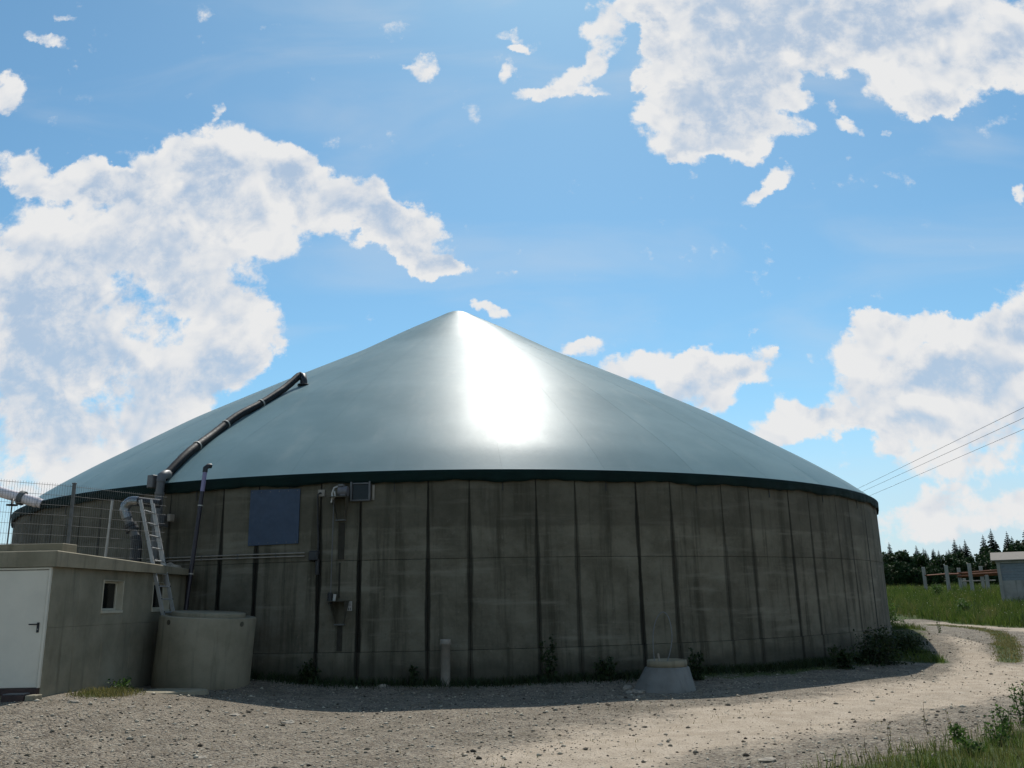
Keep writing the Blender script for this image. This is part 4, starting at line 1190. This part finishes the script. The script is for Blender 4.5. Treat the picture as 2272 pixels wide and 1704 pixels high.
for (x, y, r) in ((0.12, 17.12, 0.075), (-4.69, 15.01, 0.10), (-3.72, 14.73, 0.11), (-6.36, 14.91, 0.07), (-7.3, 14.84, 0.10), (2.95, 11.05, 0.14), (-2.77, 14.35, 0.08), (3.65, 10.91, 0.07), (-1.2, 12.6, 0.06), (-4.1, 11.9, 0.07), (1.9, 12.4, 0.05), (-2.2, 10.9, 0.06)):
    stone((x, y, float(gh(x, y))), r * 0.8, 'pale stone lying loose on the open sunlit gravel', 'loose stones in the yard', 0.45)
for k in range(9):
    x = 2.62 + 0.35 * random.random() - 0.2; y = 18.95 + 0.7 * random.random()
    stone((x - 0.1, y, float(gh(x, y))), random.uniform(0.05, 0.11), 'grey rubble stone heaped against the conical manhole neck', 'rubble by the manhole', 0.7)
sk0 = MB().tube([(-7.86, 15.75, 0.44), (-7.55, 15.6, 0.43), (-7.3, 15.62, 0.40)], 0.018, 6)
tag(sk0.build('stick', 'bark'), 'short brown stick lying in the dry grass patch', 'stick')

# ------------------------------------------------------------------ weeds and bushes
def weed(name, label, x, y, h, rad, nl, ls, stems, cat='weed', m='leaf_weed', group=None, round_=False):
    z = float(gh(x, y)); t_ = thing(name, label, cat, (x, y, z), group)
    mb = MB(); C = []
    for k in range(stems):
        a = random.uniform(0, 6.28); rr = rad * math.sqrt(random.random()) * 0.75; hh = h * random.uniform(0.55, 1.0)
        tip = Vector((x + rr * math.cos(a), y + rr * math.sin(a), z + hh)); b = Vector((x + 0.25 * rr * math.cos(a), y + 0.25 * rr * math.sin(a), z - 0.02))
        mid = b.lerp(tip, 0.5) + Vector((random.uniform(-1, 1), random.uniform(-1, 1), 0)) * 0.08 * h
        mb.tube([b, mid, tip], [0.007 * min(1, h + 0.15), 0.005 * min(1, h + 0.15), 0.002], 5, caps=False)
        for j in range(nl // stems):
            f = random.uniform(0.12 if round_ else 0.05, 1.0)
            p = b.lerp(mid, f * 2) if f < 0.5 else mid.lerp(tip, f * 2 - 1)
            sp_ = rad * (0.42 if round_ else 0.22) * (1.15 - 0.6 * f)
            C.append((p.x + random.gauss(0, sp_), p.y + random.gauss(0, sp_), max(z + 0.02, p.z + random.gauss(0, sp_ * 0.7))))
    mb.build('stem', 'bark', t_, recalc=False)
    V, F = leaves(np.array(C), ls)
    raw('foliage', V, F, m, t_)
    return t_


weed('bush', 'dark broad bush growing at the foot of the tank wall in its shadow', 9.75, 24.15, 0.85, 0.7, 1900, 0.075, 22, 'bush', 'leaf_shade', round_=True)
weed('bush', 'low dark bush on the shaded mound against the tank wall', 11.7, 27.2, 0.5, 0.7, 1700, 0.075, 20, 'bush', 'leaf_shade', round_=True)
weed('bush', 'leafy green bush catching sun behind the mound beside the tank edge', 14.0, 34.6, 1.1, 0.8, 2600, 0.09, 26, 'bush', round_=True)
weed('bush', 'pale green shrub behind the sunlit bush at the tank edge', 14.6, 38.2, 1.5, 1.0, 2400, 0.10, 24, 'bush', round_=True)
weed('tall_weed', 'tall thin weed standing alone on the mound crest', 15.6, 33.0, 1.0, 0.10, 120, 0.05, 3)
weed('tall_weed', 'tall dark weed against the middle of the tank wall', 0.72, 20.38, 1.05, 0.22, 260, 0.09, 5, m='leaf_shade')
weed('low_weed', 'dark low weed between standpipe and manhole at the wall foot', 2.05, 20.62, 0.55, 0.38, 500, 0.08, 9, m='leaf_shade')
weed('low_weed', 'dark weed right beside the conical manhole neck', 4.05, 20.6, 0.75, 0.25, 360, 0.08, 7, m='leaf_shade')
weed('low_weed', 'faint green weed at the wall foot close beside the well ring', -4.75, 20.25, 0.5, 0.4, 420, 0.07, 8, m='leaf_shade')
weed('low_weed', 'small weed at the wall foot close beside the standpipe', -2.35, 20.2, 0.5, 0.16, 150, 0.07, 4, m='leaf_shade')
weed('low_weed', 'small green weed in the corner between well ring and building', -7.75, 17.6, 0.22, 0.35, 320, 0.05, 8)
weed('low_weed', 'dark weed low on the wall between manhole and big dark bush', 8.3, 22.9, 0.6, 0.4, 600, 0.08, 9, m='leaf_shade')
for (x, y, h) in ((7.35, 13.35, 0.62), (6.75, 12.75, 0.42), (6.2, 11.9, 0.30), (7.15, 12.4, 0.45), (5.45, 11.1, 0.22), (6.6, 11.4, 0.30), (5.9, 12.35, 0.26)):
    weed('verge_plant', 'leafy green plant among the grass of the verge', x, y, h, 0.20, 260, 0.045, 8, group='plants on the verge')
for (x, y, h) in ((4.9, 12.2, 0.42), (5.75, 12.9, 0.45), (4.25, 11.3, 0.22), (6.15, 13.05, 0.35)):
    weed('verge_stalk', 'single bare stalk rising from the edge of the verge', x, y, h, 0.06, 14, 0.03, 2, m='grass_dry', group='stalks on the verge')

for (x, y, h, lab) in ((30.5, 60.5, 1.1, 'leafy shrub in the meadow edge close behind the tank'), (41.0, 86.0, 1.3, 'small shrub beside the outermost post of the hall frame'), (39.6, 67.6, 1.2, 'young spruce green shrub before the shed wall'), (36.0, 62.0, 0.9, 'low leafy clump in the middle of the meadow'), (31.5, 51.0, 0.8, 'leafy clump of weeds at the near edge of the meadow')):
    weed('meadow_shrub', lab, x, y, h, 0.55, 700, 0.12, 12, 'shrub', round_=True)
pv = (-6.75, 17.55); pz = float(gh(*pv)); V = []; n = 26
for rr, zz_ in ((1.0, -0.05), (0.97, 0.035), (0.85, 0.055)):
    for j in range(n):
        a = 2 * math.pi * j / n; k = rr * (1 + 0.12 * math.sin(3 * a + 1) + 0.06 * math.sin(7 * a))
        V.append((pv[0] + 0.62 * k * math.cos(a), pv[1] + 0.42 * k * math.sin(a), pz + zz_))
Fm = [(i * n + j, i * n + (j + 1) % n, (i + 1) * n + (j + 1) % n, (i + 1) * n + j) for i in range(2) for j in range(n)] + [tuple(range(2 * n, 3 * n))]
tag(raw('mortar_patch', [(x - pv[0], y - pv[1], z - pz) for x, y, z in V], Fm, 'ring_concrete'), 'flat spill of hardened mortar on the gravel before the well ring', 'mortar').location = (*pv, pz)
stone((-2.99, 20.0, float(gh(-2.99, 20.0))), 0.09, 'single pale stone at the tank wall foot between well ring and standpipe', squash=0.6)

# ------------------------------------------------------------------ shed and bare frame beyond the meadow
SA = R(28.9); so_ = Vector((38.35, 70.0, 0.0)); sx_ = Vector((math.cos(SA), -math.sin(SA), 0)); sy_ = Vector((math.sin(SA), math.cos(SA), 0))
Ms = Matrix(((sx_.x, sy_.x, 0, so_.x), (sx_.y, sy_.y, 0, so_.y), (0, 0, 1, 0), (0, 0, 0, 1)))
shed = thing('shed', 'grey farm shed with pale sheet roof behind the meadow', 'shed', (43.5, 73, 0.6))
MB().box((0, 0, 0.3), (13, 0.25, 2.66), 0, Ms).build('plinth', 'far_concrete', shed)
MB().box((0.0, 0.27, 0.3), (0.25, 9, 4.0), 0, Ms).build('side_wall', 'far_concrete', shed)
MB().box((12.75, 0.27, 0.3), (13.0, 9, 4.0), 0, Ms).build('side_wall', 'far_concrete', shed)
for k in range(6): MB().box((k * 2.55, -0.10, 2.662 if k else 0.6), (k * 2.55 + 0.24, 0.2, 4.0), 0, Ms).build('column', 'far_concrete', shed)
for k in range(5):
    for j in range(6):
        MB().box((k * 2.55 + 0.245, 0.02 + 0.004 * (j % 2), 2.665 + j * 0.2217), (k * 2.55 + 2.545, 0.12, 2.66 + (j + 1) * 0.2217 - 0.006), 0, Ms).build('cladding_board', 'cladding', shed)
MB().box((-0.05, -0.12, 4.002), (13.05, 0.2, 4.20), 0, Ms).build('eave_beam', 'far_concrete', shed)
V = [Ms @ Vector(p) for p in ((-0.35, -0.4, 4.20), (13.35, -0.4, 4.20), (13.35, 5.0, 4.98), (-0.35, 5.0, 4.98), (-0.35, 9.6, 4.2), (13.35, 9.6, 4.2))]
V2 = [v + Vector((0, 0, 0.06)) for v in V]
raw('roof', V + V2, [(0, 3, 2, 1), (3, 4, 5, 2), (6, 7, 8, 9), (9, 8, 11, 10), (0, 1, 7, 6), (4, 10, 11, 5), (0, 6, 9, 3), (3, 9, 10, 4), (1, 2, 8, 7), (2, 5, 11, 8)], 'roof_sheet', shed)

fr = thing('hall_frame', 'unfinished hall frame of concrete posts and rusty beams', 'frame', (47.5, 94, 1.8))
PST = [(44.1, 95, 4.53), (45.1, 92, 4.58), (47.9, 95, 4.36), (50.9, 100, 3.3), (46.5, 90, 4.66), (50.3, 95, 4.50), (49.2, 92, 3.5)]
for (x, y, zt) in PST:
    MB().box((x - 0.14, y - 0.14, float(gh(x, y)) - 0.2), (x + 0.14, y + 0.14, zt), 0.02).build('post', 'far_concrete', fr)
def bar(p, q, r, m, nm): MB().tube([p, q], r, 4, smooth=False).build(nm, m, fr)
bar((44.1, 95, 3.63), (45.1, 92.0, 3.7), 0.07, 'rust_steel', 'beam'); bar((45.1, 92, 3.68), (47.9, 95, 3.72), 0.10, 'rust_steel', 'beam')
for dz, yy in ((0.0, 94.8), (0.32, 94.8), (0.15, 92.2)):
    bar((47.6, yy, 3.45 + dz), (52.2, yy, 3.62 + dz), 0.13, 'rust_steel', 'beam')
bar((46.5, 90, 3.78), (50.0, 89.6, 3.95), 0.10, 'rust_steel', 'beam')
bar((48.0, 95.2, 2.95), (51.8, 95.2, 2.98), 0.07, 'far_concrete', 'rail')
MB().box((47.2, 93.2, 1.4), (50.4, 93.6, 2.02), 0.02).build('footing', 'far_concrete', fr)

# overhead cables
for k, (p, q) in enumerate((((20.59, 33.77), (23.86, 59.58)), ((21.83, 35.92), (24.91, 61.53)), ((23.35, 38.58), (26.6, 64.56)))):
    a = Vector((*p, 9.0)); b = Vector((*q, 9.0)); d = b - a
    pts = [a + d * t for t in np.linspace(-1.25, 5, 26)]
    pts = [Vector((v.x, v.y, v.z + 0.25 * ((t - 1.9) / 3) ** 2 - 0.06)) for v, t in zip(pts, np.linspace(-1.25, 5, 26))]
    c = MB().tube(pts, 0.010, 5).build('power_cable', 'wire')
    tag(c, ('highest of three thin overhead cables crossing the sky beside the tank roof', 'middle one of three thin overhead cables beside the tank roof', 'lowest of three thin overhead cables beside the tank roof')[k], 'cable', 'overhead cables')

# ------------------------------------------------------------------ wood on the horizon
def spruce(seed, h):
    r_ = random.Random(seed); V = []; F = []
    mb = MB(); mb.tube([(0, 0, -0.3), (0, 0, h * 0.5), (0, 0, h)], [0.022 * h, 0.013 * h, 0.002 * h], 7)
    lv = int(h * 2.6)
    for i in range(lv):
        f = i / (lv - 1); z = h * (0.05 + 0.94 * f); R0 = h * 0.24 * (1 - f) ** 0.8 + 0.06
        nb = 9 if f < 0.8 else 6
        for k in range(nb):
            a = 2 * math.pi * (k + r_.random()) / nb; L = R0 * r_.uniform(0.6, 1.15); dr = L * r_.uniform(0.25, 0.5)
            dx, dy = math.cos(a), math.sin(a)
            for s_ in range(4):
                t0 = s_ / 4; t1 = (s_ + 1.3) / 4; w = L * 0.30 * (1 - 0.5 * t0) * r_.uniform(0.7, 1.2)
                p0 = (dx * L * t0, dy * L * t0, z - dr * t0 ** 1.3); p1 = (dx * L * t1, dy * L * t1, z - dr * t1 ** 1.3 + 0.06 * L)
                b = len(V)
                V += [(p0[0] - dy * w * 0.4, p0[1] + dx * w * 0.4, p0[2] - 0.15 * w), (p0[0] + dy * w * 0.4, p0[1] - dx * w * 0.4, p0[2] - 0.15 * w), (p1[0] + dy * w * 0.7, p1[1] - dx * w * 0.7, p1[2] - 0.35 * w), (p1[0] - dy * w * 0.7, p1[1] + dx * w * 0.7, p1[2] - 0.35 * w)]
                F.append((b, b + 1, b + 2, b + 3))
                b = len(V); dn = 0.55 * w + 0.10
                V += [(p0[0], p0[1], p0[2] + 0.25 * dn), (p1[0], p1[1], p1[2] + 0.2 * dn), (p1[0] * 0.97, p1[1] * 0.97, p1[2] - dn), (p0[0], p0[1], p0[2] - dn)]
                F.append((b, b + 1, b + 2, b + 3))
    return mb, V, F


def broadleaf(seed, h):
    r_ = np.random.default_rng(seed); mb = MB()
    mb.tube([(0, 0, -0.3), (0.1, 0, h * 0.3), (0.0, 0.1, h * 0.7)], [0.03 * h, 0.02 * h, 0.006 * h], 7)
    C = []
    cl = []
    for k in range(34):
        u = r_.normal(size=3); u /= np.linalg.norm(u); q = r_.uniform(0.35, 1) ** 0.5
        cl.append((u[0] * 0.36 * h * q, u[1] * 0.36 * h * q, h * 0.53 + u[2] * 0.44 * h * q))
    for c in cl[:9]: mb.tube([(0, 0, h * 0.35), tuple(np.array(c) * [0.5, 0.5, 1] + [0, 0, -0.05 * h]), c], [0.012 * h, 0.007 * h, 0.003 * h], 5, caps=False)
    for c in cl:
        n = 62; p = r_.normal(size=(n, 3)); p /= np.linalg.norm(p, axis=1)[:, None]
        C.append(np.array(c) + p * (0.115 * h * r_.uniform(0.5, 1.1, n))[:, None])
    C = np.concatenate(C); C = C[C[:, 2] > 0.1]
    V, F = leaves(C, 0.075 * h)
    return mb, V, F


def proto(name, maker, seed, h, m):
    t_ = empty(name, (0, 0, 0)); mb, V, F = maker(seed, h)
    mb.build('trunk', 'bark', t_, recalc=False)
    raw('crown', V, np.array(F), m, t_)
    return t_


SPR = [proto('spruce_tree', spruce, s, 12.0, 'needles') for s in (1, 2, 3, 4)]
BRO = [proto('broadleaf_tree', broadleaf, s, 8.0, 'leaf_tree') for s in (11, 12, 13)]
used = set()


def plant(bank, k, x, y, h, h0, label, group):
    z = float(gh(x, y)) - 0.1; s = h / h0; src = bank[k % len(bank)]
    if src.name in used:
        o = copy_tree(src, None, (x, y, z), random.uniform(0, 6.28), s)
    else:
        used.add(src.name); o = src; o.location = (x, y, z); o.rotation_euler = (0, 0, random.uniform(0, 6.28)); o.scale = (s,) * 3
    tag(o, label, 'tree', group)


LS = 'dark spruce with pointed top in the wood on the horizon'; LB = 'round dark broadleaf tree at the edge of the far wood'
for k, (x, zt) in enumerate(((80.5, 12.0), (83.2, 11.2), (85.7, 12.8), (88.3, 11.1), (91.4, 12.0), (93.6, 11.4), (95.6, 11.2), (97.4, 10.9), (99.2, 11.0), (101.4, 13.3), (103.3, 11.9), (104.7, 13.0), (107.3, 13.7), (109.2, 12.3), (111.1, 15.0), (112.7, 14.1), (114.6, 12.9), (116.4, 15.0), (118.6, 14.2), (121, 15.2), (124, 14.4), (77.5, 11.6), (74, 12.2), (127, 15))):
    plant(SPR, k, x, 200 + random.uniform(-2, 3), zt - 2.7 + 0.05 * max(0, x - 100), 12.0, LS, 'spruces of the far wood')
for k in range(26):
    x = 76 + 2.1 * k
    plant(SPR, k + 1, x + random.uniform(-0.6, 0.6), 207 + random.uniform(-2, 4), random.uniform(7.0, 8.6) + 0.045 * max(0, x - 95), 12.0, LS, 'spruces of the far wood')
for k, (x, zt) in enumerate(((70.5, 9.6), (73, 8.8), (76.2, 9.2), (79.5, 9.7), (82.3, 8.8), (84.6, 8.2), (87.0, 8.7), (89.6, 8.1), (92.3, 9.0), (94.3, 8.3), (96.1, 8.8), (98.2, 9.8), (100.6, 9.2), (102.9, 10.9), (105.2, 9.7), (107.6, 10.4), (110.2, 10.2), (113, 10.6))):
    plant(BRO, k, x, 180 + random.uniform(-3, 3), zt - 2.3, 8.0, LB, 'broadleaf trees of the far wood')
for k in range(20):
    x = 69 + 2.0 * k
    plant(BRO, k + 2, x + random.uniform(-0.6, 0.6), 174 + random.uniform(-2, 2), random.uniform(3.4, 5.4), 8.0, 'low dark tree crowding the foot of the far wood', 'low trees before the far wood')
